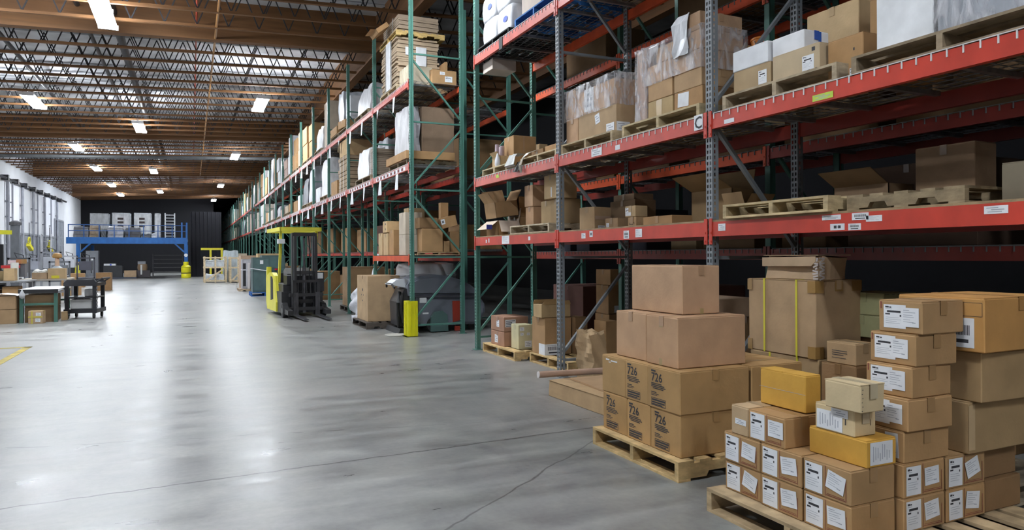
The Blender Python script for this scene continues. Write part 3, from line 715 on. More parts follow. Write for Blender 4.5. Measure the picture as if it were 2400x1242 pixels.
# ================================================================== goods in the near rack
# ---- floor level
pallet('low pallet under the two pinkish brown cartons, at the green end post', 4.16, 9.05, 0, 1.0, 1.2, PINE, 'x')
pallet('low pallet under the tall brown carton beside the slotted grey post', 4.34, 7.82, 0, .95, 1.12, PINE, 'x')
PK = (.42, .235, .155)
for k in range(2):
    D = (.40, .50, .213); o = carton('pinkish brown carton on the low pallet, %s of two' % ('lower', 'upper')[k], 4.23, 9.58, .136 + .222 * k, *D, col=PK, tape='x', group='pinkish brown cartons')
    if k: paper(o, D, '-x', .22, .06, .1, .1, 'mess'); paper(o, D, '-y', .02, .07, .17, .11, 'stripe')
    else: paper(o, D, '-x', .15, .04, .12, .12, 'mess')
D = (.23, .26, .35); o = carton('pale yellow carton with small labels between the floor pallets', 4.30, 9.22, .136, *D, col=PALEYEL, tape='x')
for q in ((.02, .27, .07, .05), (.03, .20, .05, .04), (.13, .2, .05, .04), (.1, .03, .11, .09)): paper(o, D, '-y', *q, style='mess')
D = (.41, .40, .50); o = carton('tall brown carton on the floor pallet with a white strip at its foot', 4.37, 8.52, .136, *D, col=KRAFT, tape='x')
paper(o, D, '-y', 0., .0, .28, .15, 'bar'); paper(o, D, '-x', .22, .0, .18, .15, 'blank')
D = (.45, .26, .18); o = carton('open brown carton with a pale lid on the tall floor carton', 4.33, 8.54, .645, *D, col=(.50, .34, .17), tape=None, flaps=False)
part('raised_flap', MB().prism([(.0, .18), (.45, .18), (.47, .235), (.02, .235)], 'y', .255, .262), 'board', o, (.40, .25, .11)); part('raised_flap', MB().prism([(.0, .18), (.45, .18), (.43, .23), (.04, .22)], 'y', -.005, .002), 'board', o, (.40, .25, .11)); paper(o, D, 'top', .15, .1, .2, .1, 'blank')
carton('brown carton standing behind the slotted post at floor level', 4.80, 8.45, .136, .2, .3, .5, KDARK)
def bag():
    r = empty('paper_bag', 'tall crumpled brown paper bag on the floor of the second bay', 'paper bag', (4.30, 7.16, .002))
    bm = bmesh.new(); bmesh.ops.create_cube(bm, size=1.)
    for v in bm.verts: v.co = Vector(((v.co.x + .5) * .19, (v.co.y + .5) * .36, (v.co.z + .5) * .56))
    bmesh.ops.subdivide_edges(bm, edges=bm.edges[:], cuts=9, use_grid_fill=True); rr = random.Random(4)
    for v in bm.verts:
        p = v.co; k = p.z / .56
        p.x += .018 * math.sin(p.y * 22 + p.z * 9) * (.4 + k) + .012 * math.sin(p.z * 31 + p.y * 13) + (.012 * k if p.x > .1 else -.01 * k)
        p.y += .012 * math.sin(p.x * 30 + p.z * 17) + .04 * k * k * (p.y - .18)
        if k > .93: p.z += .02 * math.sin(p.y * 24) + .015 * math.sin(p.x * 40)
        p.x += rr.uniform(-.003, .003)
    me = bpy.data.meshes.new('bag'); bm.to_mesh(me); bm.free(); me.materials.append(M['board']); link('bag_body', me, r, (.50, .34, .19))
    part('folded_rim', MB().prism([(0, .545), (.2, .55), (.2, .585), (.1, .57), (0, .59)], 'y', .36, .375), 'board', r, (.42, .28, .15))
bag()
pallet('dark pallet on the floor of the second bay under the bag', 4.5, 6.15, 0, .6, 1.2, OLDWOOD, 'x')
carton('brown carton leaning at the back of the second bay, floor level', 4.95, 7.9, 0, .2, .3, .62, KRAFT, tape=None)
for k, (x, y, z, dx, dy, h, lab) in enumerate(((5.56, 8.78, .0, .26, .4, .62, 'tall narrow carton at the back of the second bay, bottom'), (5.56, 8.80, .63, .22, .35, .42, 'narrow brown carton above the tall narrow one at the back'), (5.53, 8.70, 1.06, .30, .4, .22, 'small carton topmost of the narrow pile at the back'),
        (4.75, 6.75, .0, .3, .34, .26, 'low carton behind the paper bag'), (4.9, 6.35, .0, .22, .3, .36, 'pale carton beside the bag, behind the 726 stack'), (4.92, 6.7, .27, .14, .2, .13, 'tiny carton on the low carton behind the bag'))):
    o = carton(lab, x, y, z, dx, dy, h, KRAFT if k != 4 else KLIGHT, tape='x')
    if k == 1: paper(o, (dx, dy, h), '-y', .1, .02, .08, .1, 'blank')
def bay_fit(y, dy):      # rear posts every 2.8 m from 11.2: keep clear of them
    b = 11.2 - 2.8 * math.ceil((11.2 - (y + dy / 2)) / 2.8); lo, hi = b + .09, b + 2.71
    y0 = max(y, lo); return y0, min(dy, hi - y0)
# dark goods on the floor of the rear rack, seen between the posts
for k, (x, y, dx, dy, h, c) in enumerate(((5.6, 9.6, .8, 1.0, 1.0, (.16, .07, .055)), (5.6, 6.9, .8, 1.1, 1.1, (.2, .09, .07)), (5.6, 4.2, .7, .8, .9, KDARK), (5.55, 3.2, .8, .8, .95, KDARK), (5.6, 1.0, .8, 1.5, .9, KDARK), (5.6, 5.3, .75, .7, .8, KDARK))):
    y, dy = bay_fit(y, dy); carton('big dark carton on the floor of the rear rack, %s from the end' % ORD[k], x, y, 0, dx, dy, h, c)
# ---- lower beam level (boards at 1.80)
Z1 = 1.797
def open_box(label, x, y, z, dx, dy, h, yaw, col, flapspec, tilt=None, inner=None):
    o = empty('open_carton', label, 'box', (x, y, z), math.radians(yaw))
    if tilt: o.rotation_euler = tuple(math.radians(a) for a in (tilt[0], tilt[1], yaw))
    mb = MB(); t = .006
    mb.span((0, 0, 0), (dx, dy, t)); mb.span((0, 0, 0), (t, dy, h)); mb.span((dx - t, 0, 0), (dx, dy, h)); mb.span((0, 0, 0), (dx, t, h)); mb.span((0, dy - t, 0), (dx, dy, h))
    part('box_body', mb, 'board', o, col)
    for side, L, ang in flapspec:          # flaps hinged on the rim, ang from upright
        a = math.radians(ang); s_, c_ = math.sin(a), math.cos(a); mb = MB()
        if side == '-x': mb.quad((0, .01, h), (0, dy - .01, h), (-L * s_, dy - .01, h + L * c_), (-L * s_, .01, h + L * c_)); mb.quad((.005, .01, h), (.005, dy - .01, h), (.005 - L * s_, dy - .01, h + L * c_ + .004), (.005 - L * s_, .01, h + L * c_ + .004))
        if side == '+x': mb.quad((dx, .01, h), (dx, dy - .01, h), (dx + L * s_, dy - .01, h + L * c_), (dx + L * s_, .01, h + L * c_)); mb.quad((dx - .005, .01, h), (dx - .005, dy - .01, h), (dx - .005 + L * s_, dy - .01, h + L * c_ + .004), (dx - .005 + L * s_, .01, h + L * c_ + .004))
        if side == '-y': mb.quad((.01, 0, h), (dx - .01, 0, h), (dx - .01, -L * s_, h + L * c_), (.01, -L * s_, h + L * c_)); mb.quad((.01, .005, h), (dx - .01, .005, h), (dx - .01, .005 - L * s_, h + L * c_ + .004), (.01, .005 - L * s_, h + L * c_ + .004))
        if side == '+y': mb.quad((.01, dy, h), (dx - .01, dy, h), (dx - .01, dy + L * s_, h + L * c_), (.01, dy + L * s_, h + L * c_)); mb.quad((.01, dy - .005, h), (dx - .01, dy - .005, h), (dx - .01, dy - .005 + L * s_, h + L * c_ + .004), (.01, dy - .005 + L * s_, h + L * c_ + .004))
        part('box_flap', mb, 'board', o, inner or [c * 1.1 for c in col], fix=False)
    return o
o = open_box('open carton with a pale flap sticking out past the green end post', 4.26, 9.85, Z1, .36, .46, .235, 0, KRAFT, (('-x', .22, 128), ('+x', .2, 10), ('-y', .2, 150)), inner=(.66, .54, .44))
paper(o, (.36, .46, .235), '-y', .16, .03, .15, .17, 'list'); mb = MB().span((-.19, 9.87 - 9.85 - .012, .10), (-.10, .0, .17)); part('blue_tape', mb, 'tape', o, (.03, .05, .35))
o = open_box('tilted open carton lying on the open one by the green end post', 4.24, 9.86, Z1 + .27, .38, .42, .24, 0, (.42, .26, .13), (('-x', .18, 30), ('+x', .18, 35), ('+y', .2, 20)), tilt=(0, -8))
carton('tan carton stacked behind the tall pair, lower, on the boards', 4.62, 9.88, Z1, .24, .3, .30, KRAFT); carton('tan carton stacked behind the tall pair, upper, on the boards', 4.64, 9.90, Z1 + .306, .2, .28, .31, KRAFT)
pallet('pale pallet on the boards under the four tall tan cartons', 4.18, 8.02, Z1, .95, 1.22, (.55, .46, .33), 'x', h=.12)
TP = Z1 + .121
for (x, y, z, dx, dy, h, lab, c) in ((4.44, 9.0, TP, .3, .26, .275, 'pinkish tan carton on the boards pallet, lower left', KPINK), (4.42, 8.98, TP + .281, .3, .27, .30, 'pinkish tan carton on the boards pallet, upper left', KPINK),
        (4.46, 8.50, TP, .3, .30, .325, 'golden tan carton on the boards pallet, lower right with white sheet', (.52, .36, .19)), (4.34, 8.10, TP + .331, .3, .37, .31, 'golden tan carton on the boards pallet, upper right', (.53, .37, .2))):
    o = carton(lab, x, y, z, dx, dy, h, c, tape='x')
    if 'sheet' in lab: paper(o, (dx, dy, h), '-y', .13, .07, .12, .15, 'mess')
    if 'upper right' in lab: paper(o, (dx, dy, h), '-x', .2, .02, .025, .13, 'blank')
carton('golden tan carton under the upper right one, towards the slotted post', 4.42, 8.14, TP, .3, .30, .325, (.50, .35, .19))
D = (.29, .26, .28); o = carton('tan carton with glossy tape on the boards, right of the slotted post', 4.42, 7.30, Z1, *D, col=(.47, .32, .18), tape='x', yaw=14); paper(o, D, '-y', .06, .01, .16, .05, 'mess'); prints(o, D, '-y', [(.01, .13, .27, .045)], mat=M['tape'], name='packing_tape').color = (.50, .36, .27, 1)
D = (.26, .27, .13); o = carton('low tan carton with a small sticker, middle of the second bay boards', 4.50, 6.92, Z1, *D, col=(.43, .28, .16), tape='x'); paper(o, D, '-x', .03, .03, .06, .05, 'mess')
D = (.14, .16, .115); o = carton('small carton at the bottom of the little pair, second bay boards', 4.44, 6.46, Z1, *D, col=KLIGHT); prints(o, D, '-x', [(.03, .05, .1, .006), (.03, .035, .08, .005)])
D = (.17, .19, .12); o = carton('small carton with a white label on top of the little pair', 4.44, 6.47, Z1 + .121, *D, col=KTAN, yaw=3); paper(o, D, '-x', .01, .015, .1, .09, 'ship')
o = empty('bottle', 'white squeeze bottle standing on the boards beside the little pair', 'bottle', (4.62, 6.36, Z1)); part('bottle_body', MB().lathe((0, 0, 0), [(.026, 0), (.03, .01), (.03, .07), (.012, .095)], 12), 'gloss', o, (.75, .77, .8), smooth=True); part('cap', MB().lathe((0, 0, .095), [(.013, 0), (.013, .02), (.008, .03)], 10), 'gloss', o, (.5, .35, .2))
carton('long low carton on the boards, right part of the second bay', 4.42, 5.80, Z1, .26, .5, .10, KRAFT, tape='x')
o = open_box('large shade-darkened open carton with a drooping flap at the back of the second bay', 4.86, 5.42, Z1, .28, .62, .36, 0, (.30, .19, .09), (('-x', .3, 62), ('+x', .2, 10)))  # shade at the back of the bay put into the board colour
open_box('torn open carton beside the third slotted post on the boards', 4.62, 4.98, Z1, .3, .28, .16, 0, (.38, .25, .13), (('-x', .12, 20), ('-y', .12, 40)))
carton('shade-darkened brown carton behind the taped carton, second bay boards', 4.8, 7.0, Z1, .3, .55, .36, (.25, .16, .09)); carton('flat shade-darkened carton on the darkened brown one, second bay boards', 4.82, 7.05, Z1 + .366, .28, .45, .07, (.3, .2, .12))  # both boards toned down to paint the shade under the deck above
pallet('empty pale pallet on the boards, third bay', 4.06, 3.57, Z1, 1.05, 1.07, (.62, .48, .27), 'x', h=.115)
pallet('weathered pallet on the boards beside the empty pale one', 4.20, 2.70, Z1, .95, .83, (.33, .25, .15), 'y', h=.11)
carton('large shade-darkened brown carton on the weathered pallet, third bay', 4.90, 3.08, Z1 + .112, .24, .44, .36, (.24, .15, .085)); carton('brown grey carton at the right end of the third bay boards', 4.50, 2.17, Z1 + .001, .5, .5, .245, (.27, .22, .15))  # the large carton's board colour is darkened to stand for bay shade
o = open_box('shade-darkened flattened carton with a raised white lid on the weathered pallet', 4.80, 3.66, Z1 + .117, .28, .5, .12, 0, (.22, .14, .08), (('-x', .22, 60),))  # bay shade painted into this board colour too
# ---- second beam level (wire deck at 2.72)
Z2 = 2.722
pallet('small pale pallet on the second level by the green end post', 4.15, 9.28, Z2, .95, .93, (.62, .52, .33), 'x', h=.11)
D = (.38, .36, .47); o = carton('tall brown carton with a centre fold, second level first bay', 4.42, 9.62, Z2 + .112, *D, col=KRAFT, tape='x'); prints(o, D, '-y', [(.17, .0, .003, .47)], 'faint', 'fold_line')
open_box('small open carton holding wrapped rolls, second level first bay', 4.24, 9.72, Z2 + .112, .17, .3, .17, 0, KTAN, (('-x', .08, 40),))
for k in range(3):
    o = empty('foam_roll', 'rolled pinkish white wrap standing in the small open carton, %s of three' % ORD[k], 'wrap roll', (4.285 + .05 * (k % 2), 9.79 + .075 * k, Z2 + .12), 0, 'wrap rolls')
    part('roll', MB().tube([(0, 0, 0), (.01, .01, .3 + .03 * k)], .035, 10), 'wrap', o, (.55, .42, .46), smooth=True)
o = empty('plastic_bag', 'white plastic bag at the foot of the small open carton', 'bag', (4.20, 9.72, Z2 + .112)); part('bag_body', MB().lathe((0, 0, 0), [(.04, 0), (.055, .03), (.05, .1), (.02, .17), (.012, .2)], 9, sx=.8), 'wrap', o, (.75, .75, .8), smooth=True)
pallet('pale pallet on the second level next to the first slotted post', 4.15, 7.76, Z2, .95, 1.05, (.60, .48, .30), 'x', h=.11)
carton('low open brown tray on the second level pallet by the slotted post', 4.32, 7.95, Z2 + .112, .42, .45, .115, KRAFT, tape=None); carton('low carton hidden behind the brown tray', 4.3, 8.42, Z2 + .112, .4, .35, .10, KDARK)
def cloth(label, name, x, y, z, col, cat, pts, w):
    o = empty(name, label, cat, (x, y, z)); mb = MB(); n = len(pts)
    for i in range(n - 1):
        for k in range(4):
            a, b = k / 4 * w, (k + 1) / 4 * w; f = lambda q, t: (q[0] + .012 * math.sin(t * 40 + q[1] * 30), t, q[1])
            mb.quad(f(pts[i], a), f(pts[i], b), f(pts[i + 1], b), f(pts[i + 1], a)); mb.quad(*[tuple(c + (.006 if j == 0 else 0) for j, c in enumerate(q)) for q in (f(pts[i], a), f(pts[i], b), f(pts[i + 1], b), f(pts[i + 1], a))])
    part('sheet', mb, 'wrap', o, col, fix=False); return o
cloth('crumpled white sheet hanging over the second beam, first bay', 'cloth_sheet', 4.06, 8.86, Z2 + .02, (.62, .62, .6), 'sheet', [(.2, .17), (.08, .18), (.04, .13), (.0, .02), (.03, .0)], .28)
cloth('beige packing strap bundle drooping over the second beam', 'strap_bundle', 4.02, 8.60, Z2 - .1, (.5, .43, .34), 'strap', [(.3, .32), (.16, .27), (.08, .2), (.04, .1), (.05, .0)], .07)
cloth('dark rag hanging below the white sheet on the beam', 'rag', 4.07, 8.72, Z2 - .03, (.06, .055, .05), 'rag', [(.12, .12), (.06, .1), (.02, .02), (.01, -.04)], .16)
for k in range(2): carton('narrow tan carton at the back of the second level, %s' % ('lower', 'upper')[k], 4.93, 9.78, Z2 + .112 + .2 * k, .15, .2, .195, KTAN)
carton('upper tan carton standing at the back beside the rear post', 4.93, 8.05, Z2 + .112, .16, .3, .42, KTAN)
# wrapped load, second bay left
PA = Z2
pallet('pallet under the film wrapped load left of the letter sign bay', 4.14, 6.46, PA, 1.02, 1.16, (.56, .44, .27), 'x', h=.125)
z0 = PA + .127
D = (.5, .29, .30); o = carton('tan carton lower left in the film wrapped load', 4.2, 7.30, z0, .5, .29, .30, KPINK)
D = (.5, .82, .29); o = carton('long tan carton at the bottom of the film wrapped load, white slip', 4.2, 6.47, z0, *D, col=(.52, .36, .21), tape='y'); paper(o, D, '-x', .38, .14, .1, .11, 'mess', .2); paper(o, D, '-x', .62, .0, .16, .1, 'mess'); paper(o, D, '-y', 0, 0, .17, .1, 'mess')
D = (.5, .82, .28); o = carton('long pinkish carton on the bottom one in the wrapped load, white sheet taped on', 4.2, 6.50, z0 + .296, *D, col=KPINK, tape='y'); paper(o, D, '-x', .17, .02, .21, .26, 'mess'); cloth('clear film fold lying on the long pinkish carton', 'film_fold', 4.24, 6.62, z0 + .582, (.7, .7, .75), 'plastic film', [(.0, .0), (.08, .03), (.2, .05), (.3, .02)], .3)
carton('crumpled carton upper left in the wrapped load', 4.2, 7.34, z0 + .305, .48, .27, .33, KPINK, crush=1., tape=None, detail=4)
carton('golden carton standing behind the top of the wrapped load', 4.5, 6.35, z0 + .296, .2, .15, .46, KTAN)
def film(label, x, y, z, dx, dy, h, seed=0):
    rr = random.Random(seed); bm = bmesh.new(); bmesh.ops.create_cube(bm, size=1.)
    bmesh.ops.delete(bm, geom=[f for f in bm.faces if f.normal.z < -.5], context='FACES_ONLY')
    for v in bm.verts: v.co = Vector(((v.co.x + .5) * dx, (v.co.y + .5) * dy, (v.co.z + .5) * h))
    bmesh.ops.subdivide_edges(bm, edges=bm.edges[:], cuts=12, use_grid_fill=True)
    for v in bm.verts: v.co += Vector((rr.uniform(-.004, .004), rr.uniform(-.004, .004), rr.uniform(-.006, .006)))
    me = bpy.data.meshes.new('film'); bm.to_mesh(me); bm.free(); me.materials.append(M['film']); me.polygons.foreach_set('use_smooth', [True] * len(me.polygons))
    return tag(link('stretch_film', me, None, (1, 1, 1), (x, y, z)), label, 'plastic film')
film('clear stretch film round the upper part of the left wrapped load', 4.185, 6.475, z0 + .28, .55, 1.15, .37, 1)
# wrapped load, second bay right
pallet('pallet under the tall film wrapped load beside the letter sign', 4.13, 5.02, PA, 1.02, 1.24, (.58, .46, .27), 'x', h=.13)
z0 = PA + .132
for (y, dy, z, h, c, lab, sl) in ((5.49, .40, 0, .17, (.54, .39, .2), 'bottom left, golden', 0), (5.06, .41, 0, .172, KRAFT, 'bottom right, white square label', 1), (5.50, .39, .178, .165, KLIGHT, 'second left', 0), (5.07, .40, .178, .160, KLIGHT, 'second right', 0),
        (5.50, .40, .350, .175, KPINK, 'third left', 0), (5.08, .40, .345, .165, KPINK, 'third right', 0), (5.42, .33, .532, .15, KPINK, 'fourth left, topmost on that side', 0), (5.08, .33, .517, .17, KPINK, 'fourth right', 0), (5.09, .37, .694, .16, KPINK, 'topmost right', 0)):
    D = (.5, dy, h); o = carton('tan carton in the tall wrapped load, ' + lab, 4.2, y, z0 + z, *D, col=c, tape='y')
    if sl: paper(o, D, '-x', .06, .03, .16, .13, 'blank', -.05)
    if 'golden' in lab: prints(o, D, '-x', [(.14, 0, .09, .17)], mat=M['tape'], name='packing_tape').color = (.48, .32, .12, 1)
D = (.30, .16, .72); carton('tall narrow pinkish carton at the left end of the tall wrapped load', 4.2, 5.92, z0, *D, col=(.50, .33, .25), tape=None)
for k in range(2): carton('tan carton behind in the tall wrapped load, %s' % ('left', 'right')[k], 4.72, 5.08 + .45 * k, z0, .4, .43, .6, KRAFT)
film('clear stretch film round the upper tiers of the tall wrapped load', 4.185, 5.05, z0 + .34, .54, .92, .39, 2)
film('clear stretch film round the tall narrow pinkish carton', 4.185, 5.905, z0 + .002, .33, .19, .74, 3)
cloth('white paper sheets and film hanging at the top of the tall wrapped load', 'paper_sheets', 4.165, 5.22, z0 + .50, (.80, .81, .85), 'paper', [(.03, .38), (-.01, .30), (.0, .15), (-.005, .05), (.0, .0)], .22)
# third bay of that level
pallet('pallet under the white topped cartons, third bay second level', 4.14, 3.56, PA, 1.02, 1.17, (.50, .40, .27), 'x', h=.13)
z0 = PA + .132
D = (.42, .42, .18); o = carton('tan carton with white label, left of the pair, third bay', 4.2, 4.24, z0, *D, col=(.52, .37, .21), tape='y'); paper(o, D, '-x', .29, .02, .09, .11, 'ship')
D = (.30, .46, .20); o = carton('sandy carton with white label, right of the pair, third bay', 4.2, 3.76, z0, *D, col=(.56, .44, .29), tape='y'); paper(o, D, '-x', .30, .02, .11, .11, 'ship'); prints(o, D, '-x', [(.39, .15, .03, .03), (.35, .01, .02, .01), (.42, .01, .02, .01)]); prints(o, D, '-y', [(.24, .15, .02, .04), (.12, .07, .08, .004), (.18, .05, .04, .02)])
D = (.34, .40, .165); o = carton('white carton with blue tape on the tan carton, third bay', 4.2, 4.27, z0 + .187, *D, col=(.86, .86, .88), tape='y', tapecol=(.04, .12, .5))
D = (.26, .32, .14); o = carton('white carton with blue tape on the sandy carton, third bay', 4.23, 3.93, z0 + .207, *D, col=(.86, .86, .88), tape='y', tapecol=(.04, .12, .5)); prints(o, D, '-y', [(.15, .02, .03, .12)], mat=M['tape'], name='blue_tape').color = (.04, .14, .55, 1)
carton('golden carton stacked behind the white cartons, lower', 4.66, 3.78, z0, .4, .5, .30, KRAFT); carton('golden carton stacked behind the white cartons, upper', 4.66, 3.80, z0 + .306, .36, .5, .30, KTAN)
D = (.24, .30, .31); o = carton('tall folded brown carton between the white cartons and the white crate', 4.26, 3.44, z0 - .05, *D, col=KRAFT, tape=None); paper(o, D, '-x', .19, .0, .07, .08, 'ship'); prints(o, D, '-x', [(.23, .06, .02, .01), (.22, .2, .012, .02)])
bpy.data.objects[o.name].location.z = PA + .012
carton('brown carton above and behind the folded brown one', 4.55, 3.28, PA + .012, .36, .34, .62, KRAFT)
pallet('dark slatted pallet under the white crate and grey load, third bay', 4.13, 2.18, PA, 1.02, 1.25, (.34, .26, .17), 'x', h=.125)
z0 = PA + .127
carton('plain white carton on the dark pallet, third bay second level', 4.2, 2.89, z0, .5, .40, .42, (.84, .85, .87), tape='y')
o = tag(link('wrapped_load', carton_mesh(.6, .66, .5, 'y', .4, 77), None, (.42, .45, .50), (4.2, 2.21, z0)), 'grey film wrapped load right of the white carton, third bay', 'wrapped load'); o.data.materials[0] = M['wrap']
film('clear film round the grey load', 4.188, 2.20, z0 + .004, .62, .68, .51, 8)
# goods in the rear rack at the second level: a few cartons with shade painted into their colour, a grey fan housing, an orange bucket
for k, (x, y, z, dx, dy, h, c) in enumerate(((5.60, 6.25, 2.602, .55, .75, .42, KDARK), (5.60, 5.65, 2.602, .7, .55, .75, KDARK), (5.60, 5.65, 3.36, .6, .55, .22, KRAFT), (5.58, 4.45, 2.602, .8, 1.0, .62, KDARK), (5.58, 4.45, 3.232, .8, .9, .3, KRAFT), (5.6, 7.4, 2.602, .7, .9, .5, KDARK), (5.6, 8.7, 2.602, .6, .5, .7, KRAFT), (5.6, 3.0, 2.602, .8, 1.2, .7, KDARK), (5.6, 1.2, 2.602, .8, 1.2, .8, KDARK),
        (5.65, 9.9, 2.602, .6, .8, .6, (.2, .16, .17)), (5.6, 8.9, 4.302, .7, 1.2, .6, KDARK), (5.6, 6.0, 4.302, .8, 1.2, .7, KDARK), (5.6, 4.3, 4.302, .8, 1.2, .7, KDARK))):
    y, dy = bay_fit(y, dy); carton('shade-darkened carton stored deep in the rear rack, %s of those on its upper levels' % ORD[k], x, y, z + .01, dx, dy, h, [q * .6 for q in c])  # board colours scaled down to paint in the rear rack's shade
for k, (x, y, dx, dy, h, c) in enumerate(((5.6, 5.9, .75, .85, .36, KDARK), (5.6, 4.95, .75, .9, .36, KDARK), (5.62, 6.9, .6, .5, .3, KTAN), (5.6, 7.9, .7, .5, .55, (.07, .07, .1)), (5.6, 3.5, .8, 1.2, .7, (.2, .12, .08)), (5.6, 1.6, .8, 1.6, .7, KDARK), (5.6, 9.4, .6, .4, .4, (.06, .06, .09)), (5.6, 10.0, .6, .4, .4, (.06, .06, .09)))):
    y, dy = bay_fit(y, dy); carton('shade-darkened carton on the lower beams of the rear rack, %s of those stored there' % ORD[k], x, y, 1.562, dx, dy, h, [q * .6 for q in c])  # same scaling: shade of the lower level put into the board colours
o = empty('bucket', 'orange bucket on a carton behind the third slotted post', 'bucket', (5.80, 5.93, 3.60)); part('pail', MB().lathe((0, 0, 0), [(.12, 0), (.15, .26), (.158, .26), (.158, .28), (.14, .28)], 18), 'gloss', o, (.85, .26, .02), smooth=True); part('bail', MB().tube([(-.155, 0, .24), (-.11, 0, .14), (0, -.12, .1), (.11, 0, .14), (.155, 0, .24)], .004, 6), 'steel', o, (.5, .5, .5))
# ---- top near level (wire deck at 4.66)
Z3 = 4.662
pallet('black plastic pallet on the top near level under the white sacks', 4.14, 9.16, Z3, 1.0, 1.2, (.02, .02, .022), 'x', h=.10)
def sack(label, x, y, z, dx, dy, h, mark):
    r = empty('sack', label, 'sack', (x, y, z), 0, 'white sacks on the top level'); bm = bmesh.new(); bmesh.ops.create_cube(bm, size=1.); bmesh.ops.subdivide_edges(bm, edges=bm.edges[:], cuts=5, use_grid_fill=True)
    for v in bm.verts:
        p = v.co * 2; q = Vector((p.x * math.sqrt(1 - .07 * p.y * p.y) * math.sqrt(1 - .12 * p.z * p.z), p.y * math.sqrt(1 - .12 * p.z * p.z) * math.sqrt(1 - .06 * p.x * p.x), p.z * math.sqrt(1 - .16 * p.y * p.y))) / 2
        v.co = Vector((q.x * dx + dx / 2, q.y * dy + dy / 2, (q.z + .5) * h))
    me = bpy.data.meshes.new('sack'); bm.to_mesh(me); bm.free(); me.materials.append(M['wrap']); me.polygons.foreach_set('use_smooth', [True] * len(me.polygons)); link('sack_body', me, r, (.80, .81, .86))
    if mark:
        vs = [(.5 * math.cos(2 * PI * k / 18), .5 * math.sin(2 * PI * k / 18)) for k in range(18)]; mb = MB()
        mb.v = [(-.004, dy * .42 + a * .16, h * .5 + b * .09) for a, b in vs]; mb.f = [tuple(range(18))]; mb.m = [0]; part('blue_mark', mb, 'plain', r, (.10, .14, .45), fix=False)
for k, (y, z) in enumerate(((9.74, 0), (9.17, 0), (9.76, .37), (9.20, .37), (9.72, .74), (9.18, .74))):
    sack('plump white sack with a blue mark, %s tier, %s one' % (('bottom', 'middle', 'top')[k // 2], ('far', 'near')[k % 2]), 4.2, y, Z3 + .102 + z, .6, .56, .385, k in (1, 2))
pallet('blue pallet on the top near level right of the white sacks', 4.15, 7.78, Z3, 1.0, 1.2, (.03, .16, .48), 'x', h=.14)
carton('pale carton on the blue pallet, top near level', 4.25, 8.35, Z3 + .142, .6, .6, .5, (.56, .47, .39)); o = carton('brown carton with orange band on the blue pallet', 4.25, 7.8, Z3 + .142, .6, .5, .6, KDARK); prints(o, (.6, .5, .6), '-x', [(.1, .02, .3, .1)], mat=M['paint'], name='orange_band').color = (.8, .2, .04, 1)
carton('pale wrapped carton under the top beam at the green end post', 4.2, 9.9, 4.35, .4, .38, .16, (.6, .52, .45), tape=None)
for k, (y, dy, h) in enumerate(((6.4, 1.1, .9), (5.1, 1.1, .8), (3.6, 1.1, .9), (2.2, 1.2, .8))):
    pallet('pallet high on the top near level, %s past the first slotted post' % ORD[k], 4.14, y, Z3, 1.0, dy, OLDWOOD, 'x', h=.125); carton('big carton high on the top near level, %s past the first slotted post' % ORD[k], 4.2, y + .03, Z3 + .127, .9, dy - .06, h, KDARK)

# ================================================================== goods in the long green rack
GR = ' of the long green rack'
# ---- first bay, top level: bundles of flattened cartons
L3, L2, L1 = 4.792, 3.232, 1.512
pallet('pallet under the cardboard bundles, top level first bay' + GR, 3.75, 13.75, L3, .98, 1.35, (.6, .47, .3), 'x')
def bundle(label, x, y, z, dx, dy, h, n, col, jit=.02, seed=0):
    rr = random.Random(seed); mb = MB(); t = h / n
    for k in range(n):
        a, b = rr.uniform(-jit, jit), rr.uniform(-jit, jit)
        mb.span((a, b, k * t), (dx + a, dy + b, (k + .86) * t))
    o = empty('cardboard_bundle', label, 'cardboard bundle', (x, y, z)); part('sheets', mb, 'board', o, col)
    mb = MB()
    for u in (.3, .7): mb.span((-jit - .004, dy * u - .02, -.002), (-jit - .002, dy * u + .02, h)); mb.span((-jit, dy * u - .02, h + .002), (dx + jit, dy * u + .02, h + .004))
    part('strap', mb, 'tape', o, (.5, .5, .48)); return o
o = bundle('tall bundle of flattened cartons with white tape, top level first bay', 3.78, 13.80, L3 + .137, .86, 1.22, .98, 22, (.5, .38, .26), .025, 1)
mb = MB().span((-.045, .42, 0), (-.03, .72, .98)); part('white_tape', mb, 'paper', o); mb = MB().span((.16, -.035, .62), (.26, -.03, .78)).span((.38, -.035, .42), (.60, -.03, .80)); part('paper_sheet', mb, 'paper', o)
pallet('yellowish pallet between the two cardboard bundles at the top' , 3.74, 13.72, L3 + 1.12, 1.02, 1.34, (.75, .52, .2), 'x', h=.11)
bundle('shorter bundle of flattened cartons on the upper pallet, top of the first bay', 3.80, 13.78, L3 + 1.232, .84, 1.2, .34, 8, (.42, .32, .23), .02, 2)
open_box('brown carton lid tipped over the corner of the upper bundle', 3.50, 14.2, L3 + 1.25, .3, .5, .1, 0, KRAFT, (('-x', .1, 60),), tilt=(0, -38))
for k in range(4): carton('flat white edged carton standing on end before the bundles, %s' % ORD[k], 3.76, 13.02 + .155 * k, L3, .5, .085, .34, (.66, .57, .42), tape=None, flaps=False, group='flat cartons on end')
D = (.5, .22, .27); o = carton('brown carton with white labels behind the green end post, top level', 4.2, 12.86, L3, *D, col=KRAFT, tape='x'); paper(o, D, '-y', .16, .18, .1, .06, 'mess'); paper(o, D, '-y', .26, .05, .15, .11, 'ship')
D = (.16, .2, .12); o = carton('white printed carton at the rear of the top level, first bay', 4.56, 13.12, L3, *D, col=WHITEC, tape=None); prints(o, D, '-y', [(.05, .04, .08, .04)], 'redink')
carton('brown carton at the rear of the first bay, top level', 4.68, 13.5, L3, .06, .7, .62, KRAFT, tape=None)
